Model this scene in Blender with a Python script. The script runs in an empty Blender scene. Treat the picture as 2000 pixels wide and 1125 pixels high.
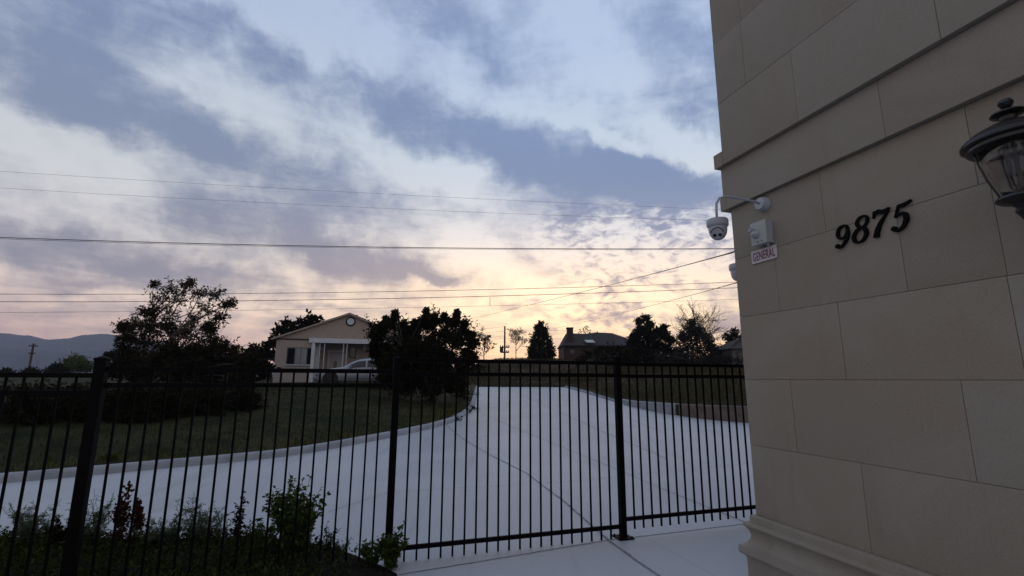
import bpy, bmesh, math, random
import numpy as np
from mathutils import Vector, Matrix
PI = math.pi; R_ = math.radians
random.seed(7); rng = np.random.default_rng(11)
sc = bpy.context.scene
COL = sc.collection

# ------------------------------------------------------------------ camera
F, PITCH, ROLL, EYE = 941.0, R_(10.7), R_(0.25), 1.6
cam_d = bpy.data.cameras.new('camera'); cam = bpy.data.objects.new('camera', cam_d); COL.objects.link(cam)
CM = Matrix.Rotation(PI/2 + PITCH, 3, 'X') @ Matrix.Rotation(ROLL, 3, 'Z')
cam.matrix_world = Matrix.Translation((0, 0, EYE)) @ CM.to_4x4()
cam_d.sensor_width = 36; cam_d.lens = F/2000*36; cam_d.clip_end = 40000; cam_d.clip_start = 0.05
sc.camera = cam
sc.view_settings.view_transform = 'Standard'; sc.view_settings.look = 'None'
sc.view_settings.exposure = 0.0; sc.view_settings.gamma = 1.0

def ray(px, py):
    return CM @ Vector(((px-1000)/F, -(py-562.5)/F, -1))
def at(px, py, Y):
    d = ray(px, py); return Vector((0, 0, EYE)) + d*(Y/d.y)
def azel(px, py):
    d = ray(px, py).normalized()
    return math.degrees(math.atan2(d.x, d.y)), math.degrees(math.asin(d.z))

# ------------------------------------------------------------------ node helper
def srgb(r, g, b):
    f = lambda c: (c/255/12.92) if c/255 <= .04045 else ((c/255+.055)/1.055)**2.4
    return (f(r), f(g), f(b), 1)
class NT:
    def __init__(s, tree): s.t = tree; s.n = tree.nodes; s.l = tree.links
    def node(s, typ, **kw):
        n = s.n.new(typ)
        for k, v in kw.items(): setattr(n, k, v)
        return n
    def put(s, sock, v):
        if v is None: return
        if isinstance(v, bpy.types.NodeSocket): s.l.new(v, sock)
        else: sock.default_value = v
    def math(s, op, a, b=None, c=None, clamp=False):
        n = s.node('ShaderNodeMath', operation=op, use_clamp=clamp)
        for i, v in enumerate((a, b, c)): s.put(n.inputs[i], v)
        return n.outputs[0]
    def vmath(s, op, a, b=None, scale=None):
        n = s.node('ShaderNodeVectorMath', operation=op)
        s.put(n.inputs[0], a); s.put(n.inputs[1], b)
        if scale is not None: s.put(n.inputs['Scale'], scale)
        return n.outputs[0]
    def mix(s, f, a, b, blend='MIX'):
        n = s.node('ShaderNodeMix', data_type='RGBA', blend_type=blend)
        s.put(n.inputs[0], f); s.put(n.inputs[6], a); s.put(n.inputs[7], b)
        return n.outputs[2]
    def ramp(s, f, stops, interp='LINEAR'):
        n = s.node('ShaderNodeValToRGB'); s.put(n.inputs[0], f)
        cr = n.color_ramp; cr.interpolation = interp
        while len(cr.elements) < len(stops): cr.elements.new(.5)
        for e, (p, c) in zip(cr.elements, stops):
            e.position = p; e.color = c if len(c) == 4 else (*c, 1)
        return n.outputs[0]
    def sstep(s, v, a, b, lo=0.0, hi=1.0):
        n = s.node('ShaderNodeMapRange', interpolation_type='SMOOTHSTEP')
        for i, q in enumerate((v, a, b, lo, hi)): s.put(n.inputs[i], q)
        return n.outputs[0]
    def mapping(s, v, loc=(0,0,0), rot=(0,0,0), scale=(1,1,1), typ='POINT'):
        n = s.node('ShaderNodeMapping', vector_type=typ)
        s.put(n.inputs[0], v); s.put(n.inputs[1], loc); s.put(n.inputs[2], rot); s.put(n.inputs[3], scale)
        return n.outputs[0]
    def noise(s, v, scale, detail=4, rough=.55, dist=0.0, color=False):
        n = s.node('ShaderNodeTexNoise')
        s.put(n.inputs['Vector'], v); s.put(n.inputs['Scale'], scale)
        s.put(n.inputs['Detail'], detail); s.put(n.inputs['Roughness'], rough); s.put(n.inputs['Distortion'], dist)
        return n.outputs[1 if color else 0]

# ------------------------------------------------------------------ world: dusk sky with cloud bands
SUN_AZ, SUN_EL = 4.0, 3.0          # degrees right of straight ahead
w = bpy.data.worlds.new('World'); sc.world = w; w.use_nodes = True
w.node_tree.nodes.clear(); T = NT(w.node_tree)
tc = T.node('ShaderNodeTexCoord').outputs['Generated']
sep = T.node('ShaderNodeSeparateXYZ'); T.put(sep.inputs[0], tc)
X, Y, Z = sep.outputs
az = T.math('DEGREES', T.math('ARCTAN2', X, Y))
el = T.math('DEGREES', T.math('ARCSINE', Z))
az10 = T.math('DIVIDE', az, 10.0); el10 = T.math('DIVIDE', el, 10.0)
cmb = T.node('ShaderNodeCombineXYZ'); T.put(cmb.inputs[0], az10); T.put(cmb.inputs[1], el10); P0 = cmb.outputs[0]
warp = T.vmath('SUBTRACT', T.noise(P0, 0.9, 6, .58, color=True), (.5, .5, .5))
P = T.vmath('ADD', P0, T.vmath('SCALE', warp, scale=0.75))
warp2 = T.vmath('SUBTRACT', T.noise(P0, 2.6, 5, .6, color=True), (.5, .5, .5))
P = T.vmath('ADD', P, T.vmath('SCALE', warp2, scale=0.30))
def blob(x1, y1, x2, y2, hw, wt, src=None):
    a1, e1 = azel(x1, y1); a2, e2 = azel(x2, y2)
    am, em = azel((x1+x2)/2, (y1+y2)/2)
    L = math.hypot(a2-a1, e2-e1)/2
    m = T.mapping(P if src is None else src, (am/10, em/10, 0), (0, 0, math.atan2(e2-e1, a2-a1)),
                  ((L+hw*.06)/10, hw*.06/10, 1), 'TEXTURE')
    g = T.node('ShaderNodeTexGradient', gradient_type='SPHERICAL'); T.put(g.inputs[0], m)
    return T.math('MULTIPLY', T.sstep(g.outputs['Fac'], 0, .75), wt)
def total(blobs):
    acc = None
    for b in blobs:
        o = blob(*b); acc = o if acc is None else T.math('ADD', acc, o)
    return acc
# streaks of cloud: long soft bodies (positive) and bright openings (negative)
CLOUD = [(-150,-60,480,110,95,.75), (-100,70,520,290,70,.85), (330,240,860,470,75,.75), (-60,180,330,260,40,.45),
         (120,330,560,420,55,.35), (330,400,800,540,70,.75), (520,470,900,560,50,.5), (380,60,620,150,45,.35),
         (560,120,860,230,70,.35), (700,190,1080,330,75,.85), (900,270,1420,400,85,1.1), (1120,320,1420,370,60,.7),
         (860,10,1000,190,80,.45), (740,-30,960,60,60,.4), (1250,50,1500,130,60,.7), (1270,150,1450,260,60,.4),
         (-120,440,420,520,50,.5), (200,520,560,545,32,.45), (-100,540,330,580,26,.45), (700,520,940,560,26,.5),
         (1000,400,1400,440,26,.5), (430,590,760,600,12,.35), (-50,470,640,560,60,.3),
         (1090,590,1300,630,22,.55), (1010,585,1130,600,10,.5), (780,545,930,562,16,.6), (1180,565,1230,585,20,.7), (1180,560,1240,600,30,.35), (930,350,1180,430,60,.5), (1390,610,1470,650,40,.9),
         (1050,600,1090,680,30,.3), (-60,620,400,610,18,.35), (480,620,640,640,14,.3), (1330,600,1500,560,20,.3),
         (-60,250,340,380,60,-.7), (180,70,620,250,45,-.45), (360,-40,800,90,75,-.9), (820,90,1000,200,60,-.5), (620,250,1060,430,42,-.7),
         (80,440,-200,400,40,-.4), (1010,200,1400,330,24,-.7), (1050,-20,1250,160,90,-.7), (860,150,1240,240,42,-.45), (830,430,1010,540,70,-.8),
         (1000,480,1460,540,50,-.45), (900,560,1450,600,45,-.55), (1240,215,1420,330,34,-.8), (150,590,560,560,18,-.4), (-50,520,100,560,26,-.35)]
dens = total(CLOUD)
sv = T.mapping(P0, rot=(0, 0, R_(27)), scale=(.55, 1.9, 1))
streak = T.math('SUBTRACT', T.noise(sv, 1.5, 10, .66, .9), .5)
hv = T.mapping(P0, rot=(0, 0, R_(4)), scale=(.7, 5.2, 1))
hstreak = T.math('SUBTRACT', T.noise(hv, 1.6, 7, .6, .3), .5)
lowm = T.sstep(el10, 1.4, .5)
puffv = T.mapping(P0, scale=(1, 2.2, 1))
puff = T.math('SUBTRACT', T.noise(puffv, 5.0, 7, .62, .5), .52)
puffm = T.math('ADD', T.math('ADD', blob(1060,470,1460,470,110,1.0,P0), blob(1000,600,1420,590,90,.8,P0)), .05)
dens = T.math('ADD', dens, T.math('MULTIPLY', streak, 1.25))
dens = T.math('ADD', dens, T.math('MULTIPLY', T.math('MULTIPLY', hstreak, lowm), 2.6))
dens = T.math('ADD', dens, T.math('MULTIPLY', T.math('MULTIPLY', puff, puffm), 6.0))
fine = T.math('SUBTRACT', T.noise(sv, 6.0, 8, .65, .6), .5)
dens = T.math('ADD', dens, T.math('MULTIPLY', fine, .8))
patch = T.math('SUBTRACT', T.noise(T.vmath('ADD', P0, T.vmath('SCALE', warp, scale=.5)), 1.9, 8, .60, .4), .5)
dens = T.math('ADD', T.math('MULTIPLY', dens, .88), T.math('MULTIPLY', patch, 1.9))
cl = T.sstep(dens, -.66, 1.0)
e01 = T.math('DIVIDE', el, 60.0, clamp=True)
gap = T.ramp(e01, [(0, srgb(222,150,124)), (.05, srgb(255,204,152)), (.10, srgb(255,226,186)), (.18, srgb(252,228,206)),
                   (.27, srgb(222,217,224)), (.42, srgb(206,213,229)), (.62, srgb(184,197,226)), (1, srgb(172,184,212))])
gapL = T.ramp(e01, [(0, srgb(186,146,148)), (.05, srgb(216,176,162)), (.12, srgb(220,198,186)), (.22, srgb(210,206,208)),
                    (.42, srgb(204,207,217)), (.62, srgb(178,189,216)), (1, srgb(172,184,212))])
cldR = T.ramp(e01, [(0, srgb(150,122,132)), (.08, srgb(182,160,160)), (.16, srgb(160,154,172)), (.27, srgb(138,148,180)),
                    (.38, srgb(124,141,178)), (.62, srgb(134,150,188)), (1, srgb(150,160,188))])
cldL = T.ramp(e01, [(0, srgb(140,124,136)), (.08, srgb(158,142,150)), (.16, srgb(138,138,156)), (.30, srgb(132,140,166)),
                    (.45, srgb(128,139,170)), (.62, srgb(122,136,174)), (1, srgb(150,160,188))])
side = T.sstep(az, -36, 4)
gx = T.math('MULTIPLY', T.math('SUBTRACT', az, -1.0), 1/29); gy = T.math('MULTIPLY', T.math('SUBTRACT', el, 8.0), 1/9.5)
gl = T.math('ADD', T.math('MULTIPLY', gx, gx), T.math('MULTIPLY', gy, gy))
gl = T.math('EXPONENT', T.math('MULTIPLY', gl, -1.0))
lowb = T.math('MULTIPLY', T.sstep(el, 24, 8), .16)
gapc = T.mix(side, gapL, gap); cldc = T.mix(side, cldL, cldR)
gapc = T.mix(T.math('MULTIPLY', gl, .45), gapc, srgb(255, 218, 162))
gapc = T.vmath('SCALE', gapc, scale=T.math('ADD', T.math('ADD', T.math('MULTIPLY', gl, .46), lowb), .98))
cldc = T.mix(T.math('MULTIPLY', gl, .45), cldc, srgb(226, 196, 172))
col = T.mix(cl, gapc, cldc)
col = T.vmath('SCALE', col, scale=T.sstep(el, 13, 1, 1.0, 1.38))
# the sky behind the viewer is darker and bluer
back = T.sstep(T.math('ABSOLUTE', az), 55, 150)
high = T.sstep(el, 38, 75)
bk = T.math('MULTIPLY', back, T.math('SUBTRACT', 1.0, T.math('MULTIPLY', high, .3)))
col = T.mix(T.math('MULTIPLY', bk, .85), col, srgb(172, 164, 166))
col = T.vmath('MULTIPLY', col, T.mix(T.sstep(el, 10, 22), (1, 1, 1, 1), (.955, 1.01, 1.0, 1)))
col = T.mix(T.sstep(el, 0, -3), col, srgb(70, 68, 74))
nish = T.node('ShaderNodeTexSky', sky_type='NISHITA'); nish.sun_disc = False
nish.sun_elevation = R_(SUN_EL); nish.sun_rotation = R_(SUN_AZ)
nsc = T.vmath('SCALE', nish.outputs[0], scale=0.006)
col = T.mix(1.0, col, nsc, 'ADD')
bg = T.node('ShaderNodeBackground'); T.put(bg.inputs[0], col); bg.inputs[1].default_value = 1.12
out = T.node('ShaderNodeOutputWorld'); T.l.new(bg.outputs[0], out.inputs[0])
w.cycles.sampling_method = 'MANUAL'; w.cycles.sample_map_resolution = 512

sun_d = bpy.data.lights.new('sun', 'SUN'); sun_d.energy = 0.12; sun_d.angle = R_(12); sun_d.color = (1, .62, .4)
sun = bpy.data.objects.new('sun', sun_d); COL.objects.link(sun)
sd = Vector((math.sin(R_(SUN_AZ))*math.cos(R_(SUN_EL)), math.cos(R_(SUN_AZ))*math.cos(R_(SUN_EL)), math.sin(R_(SUN_EL))))
sun.rotation_euler = sd.to_track_quat('Z', 'Y').to_euler()

# ------------------------------------------------------------------ materials
def mat(name, color, rough=.7, metal=0.0, var=0.0, scale=3.0, bump=0.0, bscale=40.0, color2=None, detail=5, coat=0, spec=.5, island=0.0):
    m = bpy.data.materials.new(name); m.use_nodes = True
    t = NT(m.node_tree); b = m.node_tree.nodes['Principled BSDF']
    b.inputs['Roughness'].default_value = rough; b.inputs['Metallic'].default_value = metal
    b.inputs['Specular IOR Level'].default_value = spec
    if coat: b.inputs['Coat Weight'].default_value = coat
    co = t.node('ShaderNodeTexCoord').outputs['Object']
    c = (*color, 1)
    if var or color2:
        n = t.noise(co, scale, detail, .6)
        c2 = (*color2, 1) if color2 else tuple(min(1, q*(1+var)) for q in color)+(1,)
        c1 = (*color, 1) if color2 else tuple(q*(1-var) for q in color)+(1,)
        c = t.mix(t.sstep(n, .32, .68), c1, c2)
    if island:
        g = t.node('ShaderNodeNewGeometry').outputs['Random Per Island']
        f = t.math('ADD', t.math('MULTIPLY', g, 2*island), 1-island)
        c = t.vmath('SCALE', c, scale=f) if isinstance(c, bpy.types.NodeSocket) else t.vmath('SCALE', tuple(c[:3]), scale=f)
    t.put(b.inputs['Base Color'], c)
    if bump:
        bn = t.node('ShaderNodeBump'); bn.inputs['Strength'].default_value = bump; bn.inputs['Distance'].default_value = .02
        t.put(bn.inputs['Height'], t.noise(co, bscale, 6, .65)); t.l.new(bn.outputs[0], b.inputs['Normal'])
    return m
def leafmat(name, c1, c2, trans=.35):
    m = bpy.data.materials.new(name); m.use_nodes = True; m.node_tree.nodes.clear(); t = NT(m.node_tree)
    g = t.node('ShaderNodeNewGeometry').outputs['Random Per Island']
    c = t.mix(g, (*c1, 1), (*c2, 1))
    d = t.node('ShaderNodeBsdfDiffuse'); t.put(d.inputs[0], c)
    tr = t.node('ShaderNodeBsdfTranslucent'); t.put(tr.inputs[0], t.vmath('MULTIPLY', c, (1.5, 1.15, .6)))
    mx = t.node('ShaderNodeMixShader'); mx.inputs[0].default_value = trans
    t.l.new(d.outputs[0], mx.inputs[1]); t.l.new(tr.outputs[0], mx.inputs[2])
    o = t.node('ShaderNodeOutputMaterial'); t.l.new(mx.outputs[0], o.inputs[0]); return m
M = dict(
    iron=mat('black_powder_coat', (.0035,.0035,.0045), .6, var=.3, scale=14, spec=.05),
    bark=mat('bark', (.045,.036,.03), .9, var=.4, scale=8, bump=.4),
    white=mat('white_paint', (.50,.54,.60), .5, var=.06, scale=5),
    plast=mat('white_plastic', (.36,.385,.44), .38, var=.05, scale=9),
    plastg=mat('pale_housing', (.36,.395,.375), .45, var=.06, scale=9),
    lamp_iron=mat('lantern_enamel', (.008,.008,.010), .32, spec=.5, var=.2, scale=20),
    lens=mat('lens_glass', (.006,.006,.008), .12),
    digit=mat('black_number_paint', (.003,.003,.0035), .7, spec=.08),
    red=mat('red_lettering', (.13,.008,.016), .5),
    signw=mat('sign_face', (.50,.45,.48), .45, var=.06, scale=20),
    stucco=mat('tan_stucco', (.33,.29,.275), .9, var=.05, scale=4, bump=.15),
    gable=mat('tan_gable', (.33,.275,.24), .9, var=.05, scale=4),
    shutter=mat('navy_shutter', (.006,.007,.016), .7, spec=.1),
    glass=mat('curtained_pane', (.19,.20,.24), .25, var=.15, scale=3),
    darkglass=mat('dark_glass', (.012,.014,.02), .08),
    door=mat('pale_door', (.34,.36,.40), .5),
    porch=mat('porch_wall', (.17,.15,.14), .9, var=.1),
    roofm=mat('roof_shingle', (.032,.026,.03), .9, var=.3, scale=10, bump=.3),
    brick=mat('dark_brick', (.042,.026,.023), .9, var=.3, scale=14, bump=.3),
    carp=mat('white_car_paint', (.24,.265,.315), .3, coat=.4),
    tyre=mat('tyre_rubber', (.012,.012,.013), .8),
    rim=mat('alloy_rim', (.05,.05,.055), .35, metal=.8),
    wire=mat('cable', (.012,.012,.014), .7),
    wood=mat('pole_wood', (.05,.038,.03), .9, var=.3, scale=6),
    kerb=mat('kerb_concrete', (.255,.275,.31), .85, var=.14, scale=2.5, bump=.2),
    rwall=mat('grey_wall_concrete', (.23,.25,.28), .85, var=.16, scale=2.5, bump=.3),
    rwallb=mat('brown_wall_block', (.115,.088,.075), .9, var=.25, scale=3, bump=.4),
    soil=mat('bed_soil', (.006,.0055,.0045), .95, color2=(.02,.017,.014), scale=9, bump=.8, bscale=30, spec=.05),
    leafA=leafmat('locust_leaf', (.016,.015,.008), (.045,.034,.018)),
    leafB=leafmat('dark_leaf', (.008,.011,.006), (.024,.020,.011), .22),
    leafC=leafmat('conifer_needle', (.009,.012,.009), (.024,.022,.014), .12),
    leafD=leafmat('bare_twig_leaf', (.07,.05,.04), (.12,.08,.06), .3),
    leafE=leafmat('grey_twiggy_leaf', (.020,.018,.019), (.045,.038,.038), .2),
    leafG=leafmat('weed_leaf', (.025,.044,.017), (.08,.115,.042), .35),
    leafP=leafmat('bluish_weed_leaf', (.055,.085,.062), (.14,.18,.13), .35),
    leafR=leafmat('red_seed_head', (.030,.014,.012), (.075,.030,.024), .3),
    blade=leafmat('grass_blade', (.016,.022,.008), (.052,.056,.02), .25),
    verge=leafmat('verge_blade', (.034,.042,.014), (.12,.115,.045), .3),
    cover=leafmat('ground_cover_leaf', (.010,.016,.006), (.05,.066,.024), .25),
    dry=leafmat('dry_grass_blade', (.026,.027,.014), (.085,.075,.045), .3),
    brass=mat('aged_brass', (.06,.04,.028), .35, metal=.5),
    dim=mat('dim_house_wall', (.11,.11,.115), .9, var=.1),
    stone_b=mat('pale_landscape_stone', (.26,.26,.26), .9, var=.2, scale=8, bump=.5),
)
# limestone cladding
def stone_mat():
    m = bpy.data.materials.new('limestone_cladding'); m.use_nodes = True; t = NT(m.node_tree); b = m.node_tree.nodes['Principled BSDF']
    co = t.node('ShaderNodeTexCoord').outputs['Object']
    g = t.node('ShaderNodeNewGeometry').outputs['Random Per Island']
    base = t.ramp(g, [(0, (.185,.155,.115)), (.25, (.235,.205,.163)), (.5, (.27,.238,.188)), (.75, (.237,.215,.180)), (1, (.285,.265,.232))])
    cloud = t.sstep(t.noise(co, 1.6, 7, .62, .6), .3, .72)
    c = t.mix(t.math('MULTIPLY', cloud, .7), base, (.225, .188, .136, 1))
    big = t.sstep(t.noise(co, .7, 5, .6, 1.2), .42, .66)
    c = t.mix(t.math('MULTIPLY', big, .75), c, (.272, .248, .212, 1))
    grain = t.noise(co, 90, 4, .7)
    c = t.mix(.2, c, t.ramp(grain, [(.3, (.16,.14,.12)), (.7, (.46,.42,.37))]))
    pits = t.sstep(t.noise(t.mapping(co, scale=(1,1,2.2)), 26, 6, .7), .70, .78)
    c = t.mix(t.math('MULTIPLY', pits, .5), c, (.12, .10, .085, 1))
    run = t.sstep(t.noise(t.mapping(co, scale=(7,7,.5)), 1.2, 5, .6), .56, .8)
    c = t.mix(t.math('MULTIPLY', run, .34), c, (.17, .155, .14, 1))
    t.put(b.inputs['Base Color'], c); b.inputs['Roughness'].default_value = .88
    bn = t.node('ShaderNodeBump'); bn.inputs['Strength'].default_value = .35; bn.inputs['Distance'].default_value = .008
    t.put(bn.inputs['Height'], t.math('ADD', t.noise(co, 55, 8, .7), t.math('MULTIPLY', t.noise(co, 4, 4, .5), .8)))
    t.l.new(bn.outputs[0], b.inputs['Normal']); return m
M['stone'] = stone_mat()
M['mortar'] = mat('mortar', (.12,.10,.085), .95, color2=(.31,.28,.24), scale=3.2, detail=7)
def concrete_mat():
    m = bpy.data.materials.new('driveway_concrete'); m.use_nodes = True; t = NT(m.node_tree); b = m.node_tree.nodes['Principled BSDF']
    co = t.node('ShaderNodeTexCoord').outputs['Object']
    br = t.node('ShaderNodeTexBrick'); t.put(br.inputs['Vector'], t.mapping(co, rot=(0, 0, R_(-17)), loc=(1.3, .2, 0)))
    br.offset = 0; br.inputs['Scale'].default_value = 1; br.inputs['Brick Width'].default_value = 4.2; br.inputs['Row Height'].default_value = 3.6
    br.inputs['Mortar Size'].default_value = .012
    br.inputs['Color1'].default_value = (.385,.41,.45,1); br.inputs['Color2'].default_value = (.425,.445,.48,1); br.inputs['Mortar'].default_value = (.33,.34,.37,1)
    n = t.sstep(t.noise(co, .45, 8, .6, .5), .3, .7)
    c = t.mix(t.math('MULTIPLY', n, .75), br.outputs[0], (.325, .345, .385, 1))
    st = t.sstep(t.noise(t.mapping(co, scale=(1, .35, 1)), .9, 6, .65, 1.0), .56, .74)
    c = t.mix(t.math('MULTIPLY', st, .65), c, (.285, .28, .30, 1))
    sp = t.sstep(t.noise(co, 7, 5, .7), .62, .78)
    c = t.mix(t.math('MULTIPLY', sp, .35), c, (.27, .27, .29, 1))
    trk = t.sstep(t.noise(t.mapping(co, rot=(0, 0, R_(8)), scale=(2.2, .12, 1)), 1.0, 4, .6, .6), .58, .72)
    c = t.mix(t.math('MULTIPLY', trk, .5), c, (.265, .265, .285, 1))
    f = t.noise(co, 60, 4, .7)
    c = t.mix(.10, c, t.ramp(f, [(.3, (.25,.26,.28)), (.7, (.62,.64,.68))]))
    t.put(b.inputs['Base Color'], c); b.inputs['Roughness'].default_value = .52
    bn = t.node('ShaderNodeBump'); bn.inputs['Strength'].default_value = .2; bn.inputs['Distance'].default_value = .01
    t.put(bn.inputs['Height'], t.noise(co, 30, 6, .6)); t.l.new(bn.outputs[0], b.inputs['Normal']); return m
M['conc'] = concrete_mat()
def ground_mat():
    m = bpy.data.materials.new('grass_and_field'); m.use_nodes = True; t = NT(m.node_tree); b = m.node_tree.nodes['Principled BSDF']
    co = t.node('ShaderNodeTexCoord').outputs['Object']
    s = t.node('ShaderNodeSeparateXYZ'); t.put(s.inputs[0], co)
    lawn = t.mix(t.sstep(t.noise(co, 1.3, 7, .65), .35, .65), (.011, .016, .007, 1), (.036, .038, .016, 1))
    lawn = t.mix(t.math('MULTIPLY', t.sstep(t.noise(co, .35, 6, .65, .6), .5, .68), .7), lawn, (.058, .048, .024, 1))
    field = t.mix(t.sstep(t.noise(t.mapping(co, scale=(.3, .6, 1)), .55, 8, .68), .36, .64), (.026, .022, .015, 1), (.125, .09, .07, 1))
    fx = t.math('MULTIPLY', t.sstep(s.outputs[0], -6, 1), t.sstep(s.outputs[1], 24, 40))
    c = t.mix(fx, lawn, field)
    t.put(b.inputs['Base Color'], c); b.inputs['Roughness'].default_value = .95; b.inputs['Specular IOR Level'].default_value = .1
    bn = t.node('ShaderNodeBump'); bn.inputs['Strength'].default_value = .8; bn.inputs['Distance'].default_value = .08
    t.put(bn.inputs['Height'], t.noise(co, 9, 8, .7)); t.l.new(bn.outputs[0], b.inputs['Normal']); return m
M['ground'] = ground_mat()

# ------------------------------------------------------------------ object helpers
def tag(o, label=None, cat=None, group=None, kind=None):
    if label: o['label'] = label
    if cat: o['category'] = cat
    if group: o['group'] = group
    if kind: o['kind'] = kind
    return o
def thing(name, label, cat, loc=(0,0,0), rz=0, group=None):
    o = bpy.data.objects.new(name, None); COL.objects.link(o); o.location = loc; o.rotation_euler = (0, 0, rz)
    o.empty_display_size = .2
    return tag(o, label, cat, group)
class MB:
    def __init__(s): s.v = []; s.f = []
    def add(s, vs, fs):
        n = len(s.v); s.v += [tuple(q) for q in vs]; s.f += [tuple(i+n for i in f) for f in fs]; return s
    def box(s, x0, x1, y0, y1, z0, z1):
        return s.add([(x0,y0,z0),(x1,y0,z0),(x1,y1,z0),(x0,y1,z0),(x0,y0,z1),(x1,y0,z1),(x1,y1,z1),(x0,y1,z1)],
                     [(0,3,2,1),(4,5,6,7),(0,1,5,4),(1,2,6,5),(2,3,7,6),(3,0,4,7)])
    def bbox(s, x0, x1, y0, y1, z0, z1, b=.01):
        bm = bmesh.new(); bmesh.ops.create_cube(bm, size=1)
        for v in bm.verts:
            v.co = Vector((x0+(v.co.x+.5)*(x1-x0), y0+(v.co.y+.5)*(y1-y0), z0+(v.co.z+.5)*(z1-z0)))
        bmesh.ops.bevel(bm, geom=bm.edges[:], offset=b, segments=2, affect='EDGES', profile=.7)
        bm.verts.index_update(); s.add([v.co for v in bm.verts], [[v.index for v in f.verts] for f in bm.faces]); bm.free(); return s
    def tube(s, pts, rad, seg=6, cap=True):
        pts = [Vector(p) for p in pts]; n = len(pts)
        if not hasattr(rad, '__len__'): rad = [rad]*n
        vs = []; up = None
        for i, p in enumerate(pts):
            d = (pts[min(i+1, n-1)]-pts[max(i-1, 0)]).normalized()
            if up is None: up = Vector((0,0,1)) if abs(d.z) < .9 else Vector((1,0,0))
            a = d.cross(up).normalized(); up = a.cross(d).normalized()
            for k in range(seg):
                t = 2*PI*k/seg; vs.append(p+(a*math.cos(t)+up*math.sin(t))*rad[i])
        fs = [(i*seg+k, i*seg+(k+1)%seg, (i+1)*seg+(k+1)%seg, (i+1)*seg+k) for i in range(n-1) for k in range(seg)]
        if cap: fs += [tuple(range(seg))[::-1], tuple(range((n-1)*seg, n*seg))]
        return s.add(vs, fs)
    def lathe(s, prof, c=(0,0,0), seg=24, axis=None):
        q = Vector((0,0,1)).rotation_difference(Vector(axis).normalized()) if axis is not None else None
        vs = []
        for r, z in prof:
            for k in range(seg):
                v = Vector((max(r, 1e-4)*math.cos(2*PI*k/seg), max(r, 1e-4)*math.sin(2*PI*k/seg), z))
                if q: v = q @ v
                vs.append(v+Vector(c))
        n = len(prof)
        fs = [(i*seg+k, i*seg+(k+1)%seg, (i+1)*seg+(k+1)%seg, (i+1)*seg+k) for i in range(n-1) for k in range(seg)]
        fs += [tuple(range(seg))[::-1], tuple(range((n-1)*seg, n*seg))]
        return s.add(vs, fs)
    def prism(s, poly, h, f):
        """poly in 2D, f(a,b,c)->3D, extruded c 0..h"""
        n = len(poly); vs = [f(a, b, 0) for a, b in poly]+[f(a, b, h) for a, b in poly]
        return s.add(vs, [tuple(range(n))[::-1], tuple(range(n, 2*n))]+[(i, (i+1)%n, (i+1)%n+n, i+n) for i in range(n)])
    def build(s, name, m, parent=None, smooth=False, fixn=True):
        me = bpy.data.meshes.new(name); me.from_pydata(s.v, [], s.f)
        if fixn:
            bm = bmesh.new(); bm.from_mesh(me); bmesh.ops.recalc_face_normals(bm, faces=bm.faces[:]); bm.to_mesh(me); bm.free()
        me.materials.append(m)
        if smooth: me.shade_smooth()
        o = bpy.data.objects.new(name, me); COL.objects.link(o)
        if parent is not None: o.parent = parent
        return o
def autosmooth(o, ang=35):
    o.data.shade_smooth()
    try:
        o.data.set_sharp_from_angle(angle=R_(ang))
    except Exception: pass
    return o
def S(t): t = max(0., min(1., t)); return t*t*(3-2*t)

# ------------------------------------------------------------------ terrain
def Rz(y): return 0.03*max(0., min(y, 40)-8) if y > 9 else (0.015*max(0., y-7)**2/2*1.0 if y > 7 else 0.0)
def hitR(px, py, off=0.0):
    d = ray(px, py); lo, hi = 1.0, 200.0
    g = lambda k: EYE+d.z*k - Rz(d.y*k)-off
    for _ in range(60):
        mid = (lo+hi)/2
        if g(mid) > 0: lo = mid
        else: hi = mid
    return Vector((d.x*lo, d.y*lo, EYE+d.z*lo))
Lp = [hitR(x, y, .12) for x, y in [(0,926),(130,917),(250,905),(400,893),(560,878),(660,862),(760,844),(840,828),(880,817),(905,805),(922,790),(927,772),(931,756)]]
Lp = [(p.y, p.x) for p in Lp]; Lp = [(-40, -75), (Lp[0][0]-4.5, Lp[0][1]-6.6)]+Lp+[(46, -3.4), (60, -4)]
Rp = [hitR(x, y) for x, y in [(1462,826),(1380,819),(1300,808),(1230,793),(1200,784),(1150,769),(1100,756)]]
Rp = [(p.y, p.x) for p in Rp]; Rp = [(-40, 60), (Rp[0][0]-2.2, Rp[0][1]+8)]+Rp+[(46, 4.0), (60, 4.0)]
xL = lambda y: float(np.interp(y, [a for a, b in Lp], [b for a, b in Lp]))
xR = lambda y: float(np.interp(y, [a for a, b in Rp], [b for a, b in Rp]))
WH = lambda y: float(np.interp(y, [10, 15.7, 19, 22, 25, 40], [.52, .50, .36, .22, .13, .10]))
YEND = hitR(1000, 755.5).y
def gz(x, y):
    r = Rz(y); a, b = xL(y), xR(y)
    hill = S((y-37)/22)*S((x+10)/9)
    fall = 1-S((y-80)/150)
    if y < YEND and a < x < b: return r
    zl = .12+.55*S((a-x)/8) if x <= a else .12
    zr = (WH(y)+1.05*S((x-b)/7)) if x >= b else .10
    base = zl if x <= a else zr
    if a < x < b: base = .08
    z = r + base + (2.95-base)*hill
    z += .05*math.sin(x*1.7+y*.9)*S((y-44)/10)+.07*math.sin(x*.8-y*.35)*S((y-40)/10)
    z = z*fall + 1.35*(1-fall) if y > 80 else z
    if x < -25: z = z*(1-S((-x-25)/60)) + min(z, 1.25)*S((-x-25)/60)
    return z
G = MB()
ys = list(np.arange(-30, 8, 2.0))+list(np.arange(8, 62, .4))+list(np.arange(62, 120, 4.))+[130,150,180,230,320,500,900,1500,2300]
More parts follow.
